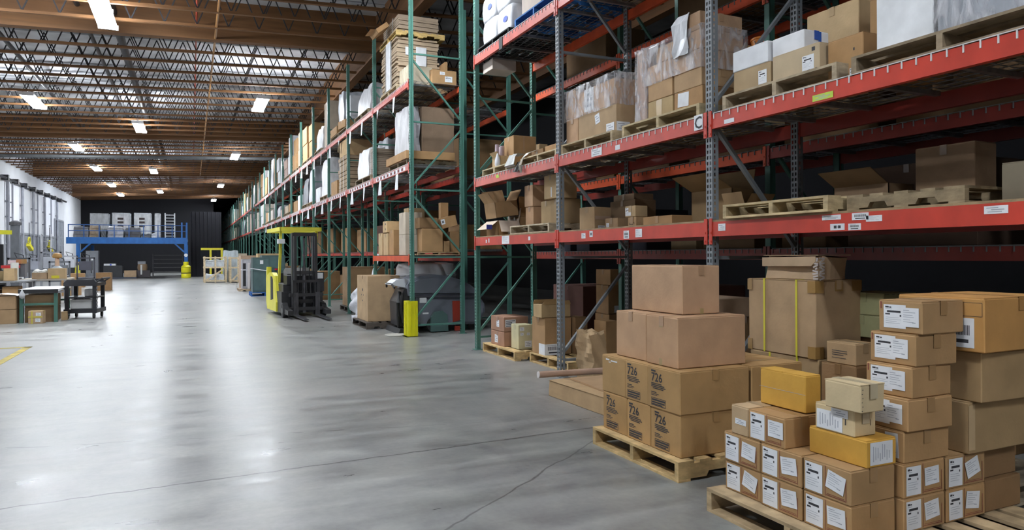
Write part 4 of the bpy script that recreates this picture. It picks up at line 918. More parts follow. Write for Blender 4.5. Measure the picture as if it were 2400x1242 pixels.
# second level first bay: grey wrapped load on a flat carton
pallet('pallet under the grey wrapped load, second level first bay', 3.74, 13.0, L2, 1.0, 1.3, OLDWOOD, 'x', h=.11)
carton('flat brown carton under the grey wrapped load', 3.70, 12.92, L2 + .112, .98, 1.5, .15, KRAFT, tape=None)
def wrapped(label, x, y, z, dx, dy, h, col=WHITEC, top=0., seed=0, name='wrapped_load', group=None, dome=.12):
    rr = random.Random(seed); bm = bmesh.new(); bmesh.ops.create_cube(bm, size=1.); bmesh.ops.subdivide_edges(bm, edges=bm.edges[:], cuts=6, use_grid_fill=True); ph = [rr.uniform(0, 6) for _ in range(4)]
    for v in bm.verts:
        a = v.co.copy(); k = a.z + .5
        sh = 1 - top * k - dome * max(0, k - .75) * 2
        v.co = Vector((.5 * dx + a.x * dx * sh + .012 * math.sin(a.y * 14 + a.z * 9 + ph[0]), .5 * dy + a.y * dy * sh + .012 * math.sin(a.x * 13 + a.z * 11 + ph[1]), k * h + (.025 * math.sin(a.x * 9 + ph[2]) + .025 * math.sin(a.y * 10 + ph[3])) * (k > .9)))
    me = bpy.data.meshes.new('wrapped'); bm.to_mesh(me); bm.free(); me.materials.append(M['wrap']); me.polygons.foreach_set('use_smooth', [True] * len(me.polygons))
    try: me.set_sharp_from_angle(angle=.6)
    except Exception: pass
    o = link(name, me, None, col, (x, y, z)); return tag(o, label, 'wrapped load', group)
wrapped('grey crumpled plastic over the front of a load behind the green end post, second level', 3.78, 13.0, L2 + .27, .22, 1.0, .88, (.42, .41, .43), .03, 3, 'plastic_cover')
carton('dark brown film covered carton behind the grey plastic, second level first bay', 4.03, 12.98, L2 + .27, .66, 1.0, .86, (.22, .15, .10), tape=None, crush=.5)
# first beam level, first bay: loose cartons
carton('tall thin tan carton at the far end of the first beam shelf', 3.78, 15.1, L1, .22, .33, .48, KTAN); carton('thin tan carton with dark print next to it on the first beam shelf', 3.78, 14.62, L1, .22, .36, .46, KTAN)
D = (.3, .36, .24); o = carton('small tan carton lying on top of the two thin ones', 3.80, 14.76, L1 + .49, *D, col=KTAN); prints(o, D, '-x', [(.2, .16, .06, .04), (.2, .05, .05, .04)])
carton('tall brown carton standing behind on the first beam shelf', 4.10, 14.15, L1, .35, .36, .98, KTAN); carton('leaning brown carton in the middle of the first beam shelf', 3.78, 14.15, L1, .24, .34, .52, KRAFT)
D = (.3, .42, .62); o = carton('white tan tall carton nearest the green end post, lower', 3.76, 13.2, L1, .34, .46, .40, (.62, .52, .4)); carton('white tan tall carton nearest the green end post, upper', 3.76, 13.2, L1 + .406, .34, .46, .42, (.62, .52, .4))
pallet('dark pallet behind the end post on the first beam shelf', 3.9, 12.84, L1, .85, .34, (.45, .3, .16), 'y', h=.06)
D = (.42, .3, .44); carton('brown carton seen through the end frame, larger, lower', 3.98, 12.85, L1 + .062, *D, col=KRAFT); carton('brown carton seen through the end frame, upper', 3.94, 12.86, L1 + .51, .36, .3, .2, KDARK); carton('brown carton seen through the end frame, smaller', 4.42, 12.85, L1 + .062, .12, .3, .2, KRAFT)
carton('brown carton at the right of the end frame, first beam shelf', 4.56, 12.88, L1 + .03, .19, .3, .42, KDARK)
D = (.32, .3, .2); o = carton('tilted brown carton with a round sticker high in the end frame', 4.40, 12.86, L1 + .50, *D, col=KRAFT, tilt=(0, -14, 0)); paper(o, D, '-y', .0, .08, .08, .1, 'sq')
carton('narrow upright carton behind the tilted one in the end frame', 4.48, 13.2, L1 + .03, .16, .14, 1.0, KRAFT, tape=None)
# ---- second bay
pallet('pallet under the low white wrapped load, top level second bay', 3.74, 16.2, L3, 1.0, 1.5, OLDWOOD, 'x'); wrapped('low white wrapped load, top level second bay', 3.80, 16.25, L3 + .137, .9, 1.4, .62, (.78, .77, .80), .12, 5)
pallet('pallet under the white draped cartons, second level second bay', 3.74, 16.0, L2, 1.0, 1.6, OLDWOOD, 'x'); wrapped('white draped stack, second level second bay', 3.79, 16.38, L2 + .137, .44, 1.2, .70, (.80, .80, .83), .1, 6); bundle('brown layered bundle beside the white draped stack', 3.80, 15.93, L2 + .137, .85, .38, .60, 14, (.3, .23, .17), .008, 7)
wrapped('pale grey covered load behind the white draped stack', 4.27, 16.42, L2 + .137, .42, 1.1, .95, (.46, .47, .52), .05, 8)
# ---- third bay
pallet('pallet under the brown flat cartons, top level third bay', 3.74, 18.7, L3, 1.0, 2.3, OLDWOOD, 'x'); carton('flat brown carton, top level third bay, nearer', 3.72, 18.75, L3 + .137, .8, 1.0, .2, KRAFT, tilt=(4, 0, 0)); carton('flat brown carton, top level third bay, farther', 3.72, 19.95, L3 + .137, .8, .95, .22, KRAFT)
carton('white upright carton, top level third bay', 3.86, 18.75, L3 + .36, .5, .6, .62, (.80, .80, .83), tape=None); wrapped('tall grey white roll of sheet standing in the third bay, top level', 3.95, 20.1, L3 + .37, .7, .75, 1.0, (.60, .63, .70), 0, 9, dome=0)
bundle('patterned brown carton bundle, second level third bay', 3.76, 18.75, L2 + .02, .9, 1.15, .95, 9, (.4, .29, .19), .02, 10); carton('tan carton on the patterned bundle, third bay', 3.78, 18.9, L2 + .98, .7, .95, .42, KTAN); carton('brown carton beside the patterned bundle, third bay', 3.76, 20.15, L2, .8, .9, .42, KRAFT)
# ---- fourth bay
carton('tall tan carton tower, top level fourth bay', 3.82, 21.75, L3, .8, .75, 1.45, (.58, .48, .38)); wrapped('rounded white wrapped load, top level fourth bay', 3.80, 22.75, L3 + .14, .85, 1.25, .72, (.8, .8, .83), .1, 11); pallet('pallet under the rounded white load, fourth bay', 3.74, 22.7, L3, 1.0, 1.35, OLDWOOD, 'x')
pallet('pallet under the tall white load, second level fourth bay', 3.74, 21.7, L2, 1.0, 1.25, OLDWOOD, 'x'); wrapped('tall white wrapped load with dark side, second level fourth bay', 3.79, 21.75, L2 + .137, .9, 1.1, 1.12, (.78, .78, .82), .02, 12); carton('white carton at the far side, second level fourth bay', 3.80, 23.2, L2, .8, .9, .5, WHITEC)
# ---- the remaining bays, getting smaller with distance
CH = [('white wrapped load', WHITEC, 'w'), ('tan carton tower', (.50, .41, .31), 'c'), ('brown carton stack', KRAFT, 'c'), ('grey wrapped load', (.46, .47, .52), 'w'), ('pale carton tower', (.60, .56, .50), 'c'), ('white carton stack', WHITEC, 'c'), ('dark wrapped load', (.06, .06, .08), 'w'), ('pinkish carton stack', (.55, .4, .34), 'c')]
rr = random.Random(21); used = {}
for i in range(4, 32):
    for lv, z in (('top', L3), ('second', L2)):
        nn = 2 if i < 20 else (1 if lv == 'second' and i > 24 else 2); yy = FY[i] + .12
        for q in range(nn):
            nm, c, kind = rr.choice(CH); w = 1.22 if nn == 2 else 2.5
            h = rr.uniform(.75, 1.6) if lv == 'top' else rr.uniform(.35, 1.25)
            if i in (5, 6) and lv == 'second': h = rr.uniform(.3, .6); nm, c, kind = rr.choice(CH[1:3] + CH[5:6])
            where = '%s bay of the long green rack, %s level, %s half' % (ORD[i] if i < 20 else 'twenty ' + ORD[i - 20] if i < 30 else 'thirtieth' if i == 29 else 'thirty ' + ORD[i - 30], lv, ('near', 'far')[q])
            where = where.replace('the long green rack', 'the green rack')
            wj = w - rr.uniform(0, .12)
            if i < 13 and rr.random() < .6 :
                pallet('pallet in the ' + where, 3.74, yy, z, 1.0, wj, OLDWOOD, 'x'); zb = z + .137
            else: zb = z
            if kind == 'w': wrapped(nm + ', ' + where, 3.79, yy + .02, zb, .9, wj - .05, h, c, rr.uniform(0, .08), i * 7 + q)
            elif i < 12:
                n = 2 if h > .7 else 1; hh = h / n
                for k in range(n): carton(nm.replace('stack', '').replace('tower', '').strip() + (', %s, ' % ('lower', 'upper')[k] if n == 2 else ', ') + where, 3.78 + rr.uniform(-.03, .03), yy + rr.uniform(0, .05), zb + k * (hh + .008), .88, wj - .12 - k * .08, hh, c, tape='y')
            else: carton(nm + ', ' + where, 3.78, yy, zb, .9, wj - .1, h, c, flaps=False, detail=0)
            yy += 1.3
# goods low down behind the front posts and in the rear row
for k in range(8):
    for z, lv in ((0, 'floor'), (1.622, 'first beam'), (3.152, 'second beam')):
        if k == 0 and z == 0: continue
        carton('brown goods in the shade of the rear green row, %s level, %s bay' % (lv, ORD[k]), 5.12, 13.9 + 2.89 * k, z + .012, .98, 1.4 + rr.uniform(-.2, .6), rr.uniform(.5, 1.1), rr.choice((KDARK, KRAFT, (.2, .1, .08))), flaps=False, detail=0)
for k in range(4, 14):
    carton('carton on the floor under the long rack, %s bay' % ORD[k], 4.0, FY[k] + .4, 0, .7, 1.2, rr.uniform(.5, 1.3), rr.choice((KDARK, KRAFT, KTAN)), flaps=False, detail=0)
# ---- on the floor under and before the long rack
pallet('dark pallet under the large brown carton beside the floor scrubber', 3.24, 14.28, 0, .77, 1.35, DARKWOOD, 'x', h=.14)
D = (.68, 1.0, .94); o = carton('large brown carton with four dark marks on the dark floor pallet', 3.31, 14.46, .142, *D, col=(.50, .345, .20), tape='x')
prints(o, D, '-x', [(.50, .62, .08, .05), (.42, .52, .04, .03), (.60, .52, .04, .03), (.50, .40, .06, .03)])
o = empty('plastic_bag', 'big white plastic bag standing behind the large brown carton', 'bag', (3.72, 16.25, 0))
bm = bmesh.new(); bmesh.ops.create_icosphere(bm, subdivisions=4, radius=1.)
for v in bm.verts:
    p = v.co; k = .5 + .5 * p.z; w = .42 * (1 - .25 * k); v.co = Vector((p.x * w * 1.0 + .05 * math.sin(p.z * 9 + p.y * 5), p.y * w * 1.35 + .05 * math.sin(p.x * 11), .46 + p.z * .455 + .02 * math.sin(p.x * 9)))
me = bpy.data.meshes.new('bag'); bm.to_mesh(me); bm.free(); me.materials.append(M['wrap']); me.polygons.foreach_set('use_smooth', [True] * len(me.polygons)); link('bag_body', me, o, (.84, .85, .9))
part('loose_tail', MB().prism([(-.2, .16), (-.62, .18), (-.72, .08), (-.3, .02)], 'x', -.42, -.1), 'wrap', o, (.8, .8, .86))
D = (.95, 1.0, 1.06); carton('tall brown bin carton on the floor behind the green posts', 3.85, 18.9, .142, *D, col=(.38, .235, .12), tape=None); pallet('dark pallet under the tall brown bin carton', 3.8, 18.8, 0, 1.05, 1.2, DARKWOOD, 'x')
o = empty('water_tank', 'large white plastic tank behind the brown carton, under the first beam', 'tank', (4.70, 14.88, 0)); part('tank_body', MB().lathe((0, 0, 0), [(.58, 0), (.62, .05), (.62, .9), (.65, .93), (.65, 1.24), (.61, 1.32), (.45, 1.35)], 32), 'gloss', o, (.80, .81, .84), smooth=True); part('rim', MB().lathe((0, 0, 1.06), [(.655, 0), (.665, .01), (.665, .03), (.655, .04)], 32), 'gloss', o, (.72, .73, .77), smooth=True); part('cap', MB().lathe((0, 0, 1.35), [(.2, 0), (.2, .02), (.17, .03)], 16), 'gloss', o, (.1, .1, .1), smooth=True)
cloth('white film draped down beside the white tank', 'film_sheet', 3.78, 15.72, .95, (.8, .8, .85), 'plastic film', [(.12, .6), (.06, .4), (.0, .2), (-.03, .05), (-.05, .0)], .35)
o = empty('floor_disc', 'flat grey lid lying on the floor before the green end post', 'lid', (3.52, 13.05, 0)); part('disc', MB().lathe((0, 0, .0), [(.20, 0), (.21, .008), (.19, .016)], 24), 'plain', o, (.5, .48, .44))

# ================================================================== floor scrubber under the end bay
sc = empty('floor_scrubber', 'big grey ride-on floor scrubber parked behind the yellow post guard', 'floor scrubber', (3.88, 13.15, 0))
SG = (.20, .215, .26)
def soft(poly, y0, y1, bev):
    me = MB().prism(poly, 'y', y0, y1).mesh('soft', ['gloss']); bm = bmesh.new(); bm.from_mesh(me); bm.normal_update()
    bmesh.ops.bevel(bm, geom=[e for e in bm.edges if abs(e.verts[0].co.y - e.verts[1].co.y) < .001], offset=bev, segments=4, affect='EDGES', clamp_overlap=True)
    bm.to_mesh(me); bm.free(); me.polygons.foreach_set('use_smooth', [True] * len(me.polygons))
    try: me.set_sharp_from_angle(angle=.9)
    except Exception: pass
    return me
link('lower_tank', soft([(.08, .22), (.16, .12), (1.30, .12), (1.46, .2), (1.55, .36), (1.54, .52), (1.44, .66), (.10, .70)], .06, .96, .05), sc, SG)
link('upper_tank', soft([(-.04, .72), (.10, .715), (1.43, .68), (1.38, .80), (1.25, .91), (1.05, 1.01), (.8, 1.09), (.5, 1.13), (.2, 1.11), (.02, 1.04), (-.06, .92)], .08, .94, .06), sc, SG)
part('seam_band', MB().prism([(.0, .695), (1.46, .66), (1.46, .69), (.0, .725)], 'y', .05, .97), 'gloss', sc, (.09, .09, .11))
part('steering_cowl', MB().prism([(-.36, .94), (.02, .86), (.1, .98), (-.06, 1.06), (-.24, 1.03)], 'y', .28, .72), 'gloss', sc, (.62, .64, .68)); part('control_panel', MB().prism([(-.2, 1.035), (-.06, 1.065), (.0, 1.03), (-.14, 1.0)], 'y', .34, .66), 'gloss', sc, (.08, .08, .09))
part('handle_bar', MB().tube([(-.3, .2, .88), (-.33, .3, .95), (-.33, .7, .95), (-.3, .8, .88)], .02, 8), 'rubber', sc)
part('rear_body', MB().prism([(-.22, .14), (.08, .10), (.12, .86), (-.10, .86), (-.24, .60)], 'y', .2, .8), 'gloss', sc, (.03, .03, .035))
part('hose', MB().tube([(-.22, .12, .80), (-.27, .05, .6), (-.26, .1, .35), (-.2, .25, .12)], .035, 10), 'rubber', sc, smooth=True); part('hose', MB().tube([(-.16, .14, .78), (-.20, .1, .5), (-.14, .15, .2)], .03, 10), 'rubber', sc, smooth=True)
part('squeegee', MB().prism([(-.28, .0), (-.10, .0), (-.08, .09), (-.24, .1)], 'y', .0, 1.0), 'rubber', sc)
for x, y in ((.45, .08), (.45, .92), (1.2, .5)): part('wheel', MB().prism([(x + .15 * math.cos(2 * PI * k / 18), .15 + .15 * math.sin(2 * PI * k / 18)) for k in range(18)], 'y', y - .05, y + .05), 'rubber', sc)
part('brush_cover', MB().prism([(.36, .02), (.72, .02), (.70, .34), (.60, .42), (.44, .40), (.37, .3)], 'y', -.03, .05), 'gloss', sc, (.09, .16, .15))
part('red_guide', MB().prism([(.84, .18), (.99, .22), (1.0, .60), (.83, .60)], 'y', .03, .07), 'gloss', sc, (.40, .05, .03)); part('red_guide', MB().span((.88, .03, .01), (1.0, .09, .10)), 'gloss', sc, (.40, .05, .03))
part('white_sticker', MB().span((.16, .055, .58), (.30, .062, .68)), 'paper', sc); part('white_sticker', MB().span((.22, .055, .36), (.34, .062, .39)), 'paper', sc)
# ================================================================== reach truck
def truck(label, x, y, rz):
    r = empty('reach_truck', label, 'forklift', (x, y, 0), math.radians(rz)); Y = (.80, .74, .07)
    # local: forks towards -y, width 1.05 in x
    part('chassis', MB().span((.02, .45, .10), (1.03, 2.0, .62)).span((.08, .55, .62), (.97, 1.9, .80)), 'paint', r, (.03, .03, .033))
    part('battery_box', MB().span((.16, .5, .80), (.95, .95, 1.02)).span((.82, .3, .62), (1.03, .9, 1.10)), 'paint', r, (.025, .025, .03))
    p = MB(); p.prism([(1.0, .10), (2.3, .10), (2.45, .3), (2.45, .9), (2.36, 1.22), (2.24, 1.22), (2.26, 1.0), (1.95, 1.08), (1.5, 1.08), (1.3, 1.0), (1.0, .34)], 'x', -.02, .09); part('side_panel', p, 'gloss', r, Y)
    part('panel_recess', MB().prism([(1.38, .40), (1.72, .36), (1.72, .98), (1.5, .98), (1.40, .90)], 'x', -.028, -.018), 'rubber', r)
    part('rear_panel', MB().span((.0, 2.25, .10), (1.0, 2.4, .95)), 'gloss', r, Y)
    part('cab_floor', MB().span((.08, 1.9, .10), (1.0, 2.3, .30)), 'rubber', r)
    part('control_console', MB().prism([(1.2, .80), (1.7, .80), (1.7, 1.12), (1.45, 1.2), (1.2, 1.05)], 'x', .3, .9), 'gloss', r, (.16, .16, .17)); part('seat_pad', MB().span((.25, 2.05, .72), (.85, 2.25, 1.05)), 'rubber', r)
    # overhead guard
    g = MB(); 
    for xx in (.02, .98): g.span((xx - .03, .45, 2.13), (xx + .03, 2.35, 2.23))
    for yy in (.45, 2.29): g.span((-.01, yy, 2.13), (1.01, yy + .06, 2.23))
    for k in range(9): yy = .62 + k * .18; g.span((.02, yy, 2.15), (.98, yy + .04, 2.21))
    part('overhead_guard', g, 'gloss', r, Y)
    for xx, q in ((.04, 1.35), (.92, 1.35)): part('guard_post', MB().bar((xx, q - .45, .85), (xx, q - .62, 1.5), .06, .06).bar((xx, q - .62, 1.48), (xx, q - .72, 2.15), .06, .06), 'gloss', r, Y)
    part('work_light', MB().span((-.04, .52, 1.82), (.12, .66, 1.93)), 'gloss', r, (.75, .76, .78))
    # mast
    m = MB()
    for xx in (.28, .78): m.span((xx - .05, .18, .06), (xx + .05, .34, 2.08)); m.span((xx - .03, .06, .12), (xx + .03, .18, 2.0))
    for z in (.35, 1.05, 2.0): m.span((.28, .2, z), (.78, .3, z + .09))
    part('mast', m, 'paint', r, (.028, .028, .032))
    part('lift_cylinder', MB().tube([(.53, .27, .1), (.53, .27, 1.25)], .045, 12).tube([(.53, .27, 1.25), (.53, .27, 1.95)], .025, 10), 'steel', r, (.2, .2, .22)); 
    for xx in (.42, .64): part('mast_hose', MB().tube([(xx, .22, .4), (xx, .2, 1.1), (xx + .03, .25, 1.6), (xx, .25, 2.0)], .015, 6), 'rubber', r)
    c = MB(); c.span((.12, .0, .18), (.94, .05, .26)); c.span((.12, .0, .52), (.94, .05, .60)); c.span((.2, .0, .18), (.28, .06, .9)); c.span((.78, .0, .18), (.86, .06, .9)); c.span((.2, .0, .86), (.86, .04, .92))
    for k in range(5): xx = .32 + k * .1; c.span((xx, .0, .6), (xx + .02, .03, .88))
    part('fork_carriage', c, 'paint', r, (.025, .025, .028))
    for xx in (.22, .74): part('fork', MB().prism([(.03, .05), (-1.15, .035), (-1.2, .042), (-1.15, .055), (-.02, .085), (-.02, .62), (.03, .62)], 'x', xx, xx + .11), 'steel', r, (.10, .10, .11))
    for xx, yy, rad in ((.0, .28, .17), (.93, .28, .17), (.4, 2.05, .19)):
        w = part('wheel', MB().prism([(yy + rad * math.cos(2 * PI * k / 20), rad + rad * math.sin(2 * PI * k / 20)) for k in range(20)], 'x', xx, xx + .12), 'rubber', r)
        part('wheel_hub', MB().prism([(yy + rad * .45 * math.cos(2 * PI * k / 12), rad + rad * .45 * math.sin(2 * PI * k / 12)) for k in range(12)], 'x', xx - .006, xx + .126), 'steel', w, (.2, .2, .2))
    for xx in (.0, .90): part('outrigger', MB().prism([(-.35, .10), (.55, .10), (.55, .36), (.35, .36), (.2, .25), (-.35, .2)], 'x', xx + .02, xx + .14), 'paint', r, (.03, .03, .033))
    part('warning_sticker', MB().span((.86, .285, .94), (1.0, .299, 1.08)), 'paper', r)
    return r
truck('yellow and black reach truck parked in the aisle, forks towards the viewer', 2.04, 17.74, 4)
truck('second yellow reach truck far left, only its top visible behind the benches', -6.4, 30.6, 78)
# ---- goods standing in the aisle beyond the truck
o = pallet('blue pallet under the dark green cabinet beyond the reach truck', 2.05, 28.2, 0, 1.0, 1.2, (.03, .13, .42), 'y')
def cabinet(label, x, y, z, dx, dy, h, col):
    r = empty('steel_cabinet', label, 'cabinet', (x, y, z)); part('cabinet_body', MB().span((0, 0, 0), (dx, dy, h)), 'paint', r, col)
    m = MB().span((.04, -.012, .08), (dx - .04, 0, h * .62)).span((.04, -.012, h * .66), (dx - .04, 0, h - .05)); part('front_panel', m, 'paint', r, [c * 1.25 for c in col])
    part('edge_band', MB().span((-.006, -.016, h * .62), (dx + .006, dy, h * .65)), 'paint', r, [c * 1.8 for c in col]); return r
r = cabinet('dark green steel cabinet wrapped with a white strap on the blue pallet', 2.12, 28.35, .137, .62, .9, 1.33, (.07, .12, .12)); part('white_strap', MB().bar((-.1, -.03, .92), (.62, -.03, .80), .03, .03), 'paper', r); part('notice', MB().span((.26, -.02, 1.08), (.38, -.013, 1.22)), 'paper', r)
r = cabinet('dark green machine housing with a red button behind the reach truck', 2.62, 30.2, 0, .9, 1.1, 1.55, (.06, .11, .11)); part('red_button', MB().lathe((.55, -.02, .95), [(.07, 0), (.07, .06)], 12), 'gloss', r, (.55, .02, .05))
r = cabinet('grey white machine with open front standing on a wooden base in the aisle', 2.02, 32.6, .11, .56, 1.0, 1.28, (.42, .42, .45)); part('open_front', MB().span((.02, -.014, .1), (.14, -.012, 1.1)), 'rubber', r); part('front_rail', MB().span((.2, -.07, .0), (.3, -.02, 1.12)), 'plain', r, (.7, .66, .66))
pallet('wooden base under the grey white machine', 1.86, 32.45, 0, .76, 1.25, (.55, .43, .3), 'x', h=.108)
carton('tall brown carton panel between the machine and the cabinet', 2.30, 30.9, 0, .25, .6, 1.42, KRAFT, tape=None)
carton('wide brown carton lying on top level with the machine, beyond it', 2.05, 34.2, .0, 1.2, 1.4, 1.55, (.5, .35, .24), tape='y'); carton('brown carton behind the dark green cabinet, lower', 2.66, 33.0, 0, 1.0, 1.0, 1.2, KRAFT); carton('brown carton behind the dark green cabinet, upper with white sheet', 2.68, 33.0, 1.21, .95, .9, .42, KTAN)
def crate(label, x, y, dx, dy, h):
    r = empty('timber_crate', label, 'crate', (x, y, 0)); c = (.72, .58, .38)
    for i, (a, b) in enumerate(((0, 0), (dx - .09, 0), (0, dy - .09), (dx - .09, dy - .09), (dx / 2 - .04, 0))): part('upright', MB().span((a, b, 0), (a + .09, b + .04, h)), 'wood', r, c)
    for z in (.06, h * .55, h - .12):
        part('rail', MB().span((0, -.02, z), (dx, 0, z + .09)), 'wood', r, c); part('rail', MB().span((-.02, 0, z), (0, dy, z + .09)), 'wood', r, c)
    part('diagonal', MB().bar((.1, -.03, .12), (dx - .2, -.03, h * .5), .02, .09), 'wood', r, c); part('floor_board', MB().span((0, 0, .06), (dx, dy, .09)), 'wood', r, c)
    return r
crate('open pine crate holding pale metal parts, before the black drape', .66, 44.5, 1.24, 1.2, 1.52); crate('open pine crate nearer the racks, right of the first crate', 2.02, 43.6, .9, 1.6, 1.5)
for k, (x, z, dx, h) in enumerate(((.76, .1, 1.0, .38), (.76, .92, 1.0, .38))): wrapped('pale metal part wrapped in film inside the first crate, %s' % ('lower', 'upper')[k], x, 44.62, z, dx, .9, h, (.62, .66, .70), 0, 40 + k)
wrapped('pale blue wrapped part standing on top between the crates', 1.75, 45.9, 0, .9, .9, 1.85, (.55, .62, .66), .05, 44); carton('pale tan carton standing behind the second crate', 2.1, 47.2, 0, 1.1, 1.0, 1.7, (.7, .6, .45))
r = empty('yellow_gantry', 'yellow steel gantry frame behind the pine crates', 'gantry', (.58, 50.2, 0))
part('top_bar', MB().span((0, 0, 1.94), (1.35, .12, 2.08)), 'gloss', r, YELLOW); 
for x in (.52, 1.2): part('upright', MB().span((x, 0, 0), (x + .12, .12, 1.95)), 'gloss', r, YELLOW)

# ================================================================== left wall
wd = M['wallw']
gd = (.36, .38, .42)
for k, (a, b, h) in enumerate(((40.5, 45.2, 2.75), (46.2, 50.2, 2.85), (51.2, 56.0, 2.9), (57.2, 61.5, 2.95), (62., 65.6, 4.3))):      # ribbed grey sectional doors
    mb = MB().span((XL, a, 0), (XL + .05, b, h)); n_ = int(h / .55)
    for i in range(n_ + 1): mb.span((XL + .05, a, i * h / n_ - .03), (XL + .075, b, i * h / n_ + .03))
    for i in range(7): y = a + (b - a) * i / 6; mb.span((XL + .05, y - .03, 0), (XL + .07, y + .03, h))
    struct('door_%d' % (k + 1), mb, 'paint', gd)
    m2 = MB().span((XL, a - .12, 0), (XL + .1, a, h + .12)).span((XL, b, 0), (XL + .1, b + .12, h + .12)).span((XL, a, h), (XL + .1, b, h + .12)); struct('trim_%d' % (200 + k), m2, 'plain', (.3, .31, .34))
for k, y in enumerate((45.7, 50.7, 56.6)): struct('trim_%d' % (210 + k), MB().span((XL, y - .14, 0), (XL + .12, y + .14, 2.95)), 'plain', (.86, .87, .9))
r = empty('wall_pipe', 'black pipe on brackets running high along the white wall', 'pipe', (XL + .22, 30, 0))
part('pipe_run', MB().tube([(0, 0, 5.7), (0, 36, 5.95)], .07, 8), 'paint', r, (.03, .03, .035))
for k in range(9): part('bracket', MB().span((-.22, 13.5 + k * 2.45, 5.72), (.1, 13.75 + k * 2.45, 6.0)), 'paint', r, (.05, .05, .055))
for k, y in enumerate((42.3, 46.8, 47.9, 50.5, 53.7, 55.1, 57.5, 60.0, 62.5)):
    r = empty('conduit', 'grey conduit running down the white wall, %s from the left edge' % ORD[k], 'conduit', (XL + .13, y, 0)); w = (.045, .09, .05, .08, .07, .04, .08, .05, .07)[k]
    part('conduit_run', MB().tube([(0, 0, .8), (0, 0, 5.7)], w, 8), 'paint', r, (.34, .35, .4))
    for z in (2.9, 3.75, 4.6): part('clamp', MB().span((-.128, -w - .06, z), (.03, w + .06, z + .06)), 'paint', r, (.25, .26, .3))
r = empty('wall_mast', 'dark grey steel column with a yellow jib arm at the far left', 'jib crane', (-7.1, 37.6, 0)); part('column', MB().span((-.16, -.16, 0), (.16, .16, 2.95)), 'paint', r, (.16, .17, .19)); part('column_cap', MB().lathe((0, 0, 2.95), [(.24, 0), (.24, .12), (.1, .2)], 12), 'paint', r, (.1, .1, .11)); part('arm', MB().bar((0, 0, 2.62), (-2.05, -1.6, 2.62), .14, .18), 'gloss', r, (.7, .66, .04))
for k, (y, z, lab) in enumerate(((51.4, 2.15, 'coiled yellow hose hanging on the grey door, larger'), (58.2, 2.1, 'yellow and grey hand tool hanging by the far grey door'))):
    r = empty('hanging_hose', lab, 'hose', (XL + .3, y, z)); part('coil', MB().tube([(0, .3 * math.cos(t * .5), .25 * math.sin(t * .5) + .35) for t in range(14)], .045, 8), 'gloss', r, (.7, .64, .05)); part('grip', MB().bar((0, -.3, .15), (.05, .4, -.15), .2, .2), 'gloss', r, YELLOW); part('cable', MB().tube([(0, 0, .6), (0, 0, 1.5)], .02, 6), 'rubber', r)

# ================================================================== work benches on the left
def bench(label, x, y, dx, dy, h, topcol, legcol, mat='plain', thick=.05, low=.35, name='workbench'):
    r = empty(name, label, 'workbench', (x, y, 0)); part('bench_top', MB().span((-.02, -.02, h - thick), (dx + .02, dy + .02, h)), mat, r, topcol)
    for a in (.0, dx - .07):
        for b in (.0, dy - .07): part('leg', MB().span((a, b, 0), (a + .07, b + .07, h - thick)), 'paint', r, legcol)
    for b in (.0, dy - .05): part('rail', MB().span((.07, b, low), (dx - .07, b + .04, low + .05)), 'paint', r, legcol)
    return r
r = bench('green legged workbench with a white top beside the black cart', -3.58, 19.32, .74, 1.9, .77, (.86, .87, .9), (.08, .2, .16), low=.40)
part('front_lip', MB().span((-.02, -.03, .68), (.76, -.02, .77)), 'rubber', r)
carton('brown carton panel under the green legged workbench, upper', -3.50, 19.44, .36, .58, .9, .27, (.36, .235, .13), tape=None); carton('brown carton panel under the green legged workbench, lower', -3.50, 19.44, 0, .58, .9, .35, (.33, .21, .115), tape=None)
carton('long brown carton stack at the left edge, lower', -4.75, 19.22, 0, 1.12, .9, .32, (.37, .24, .13), tape='x'); carton('long brown carton stack at the left edge, upper', -4.75, 19.22, .33, 1.12, .9, .30, (.42, .275, .155), tape='x')
cloth('white plastic sheet lying over the left carton stack', 'plastic_sheet', -4.5, 19.2, .634, (.8, .8, .85), 'plastic film', [(.0, .0), (.3, .02), (.6, .05), (.85, .02), (.9, .0)], .6)
r = empty('bundle_of_bags', 'bundle of grey plastic bags tied at the bench corner post', 'bag', (-3.52, 19.28, .5)); part('bag_body', MB().lathe((0, 0, .06), [(.015, 0), (.05, .03), (.065, .09), (.03, .16), (.012, .2)], 10, sy=.45), 'wrap', r, (.66, .67, .7), smooth=True)
D = (.28, .24, .285); o = carton('small carton bound with yellow tape on the floor before the workbench', -3.36, 19.02, 0, *D, col=(.55, .38, .24), tape='x', yaw=-6, tapecol=(.62, .5, .12)); mb = MB().span((.06, -.006, 0), (.09, -.004, .285)).span((0, -.006, .14), (.28, -.004, .17)); part('yellow_tape', mb, 'tape', o, (.62, .52, .08)); paper(o, D, '-y', .15, .18, .1, .07, 'mess'); paper(o, D, '-y', .14, .04, .1, .08, 'mess')
carton('crumpled small carton by the bench leg near the cart', -2.84, 19.75, 0, .13, .2, .2, KTAN, crush=1)
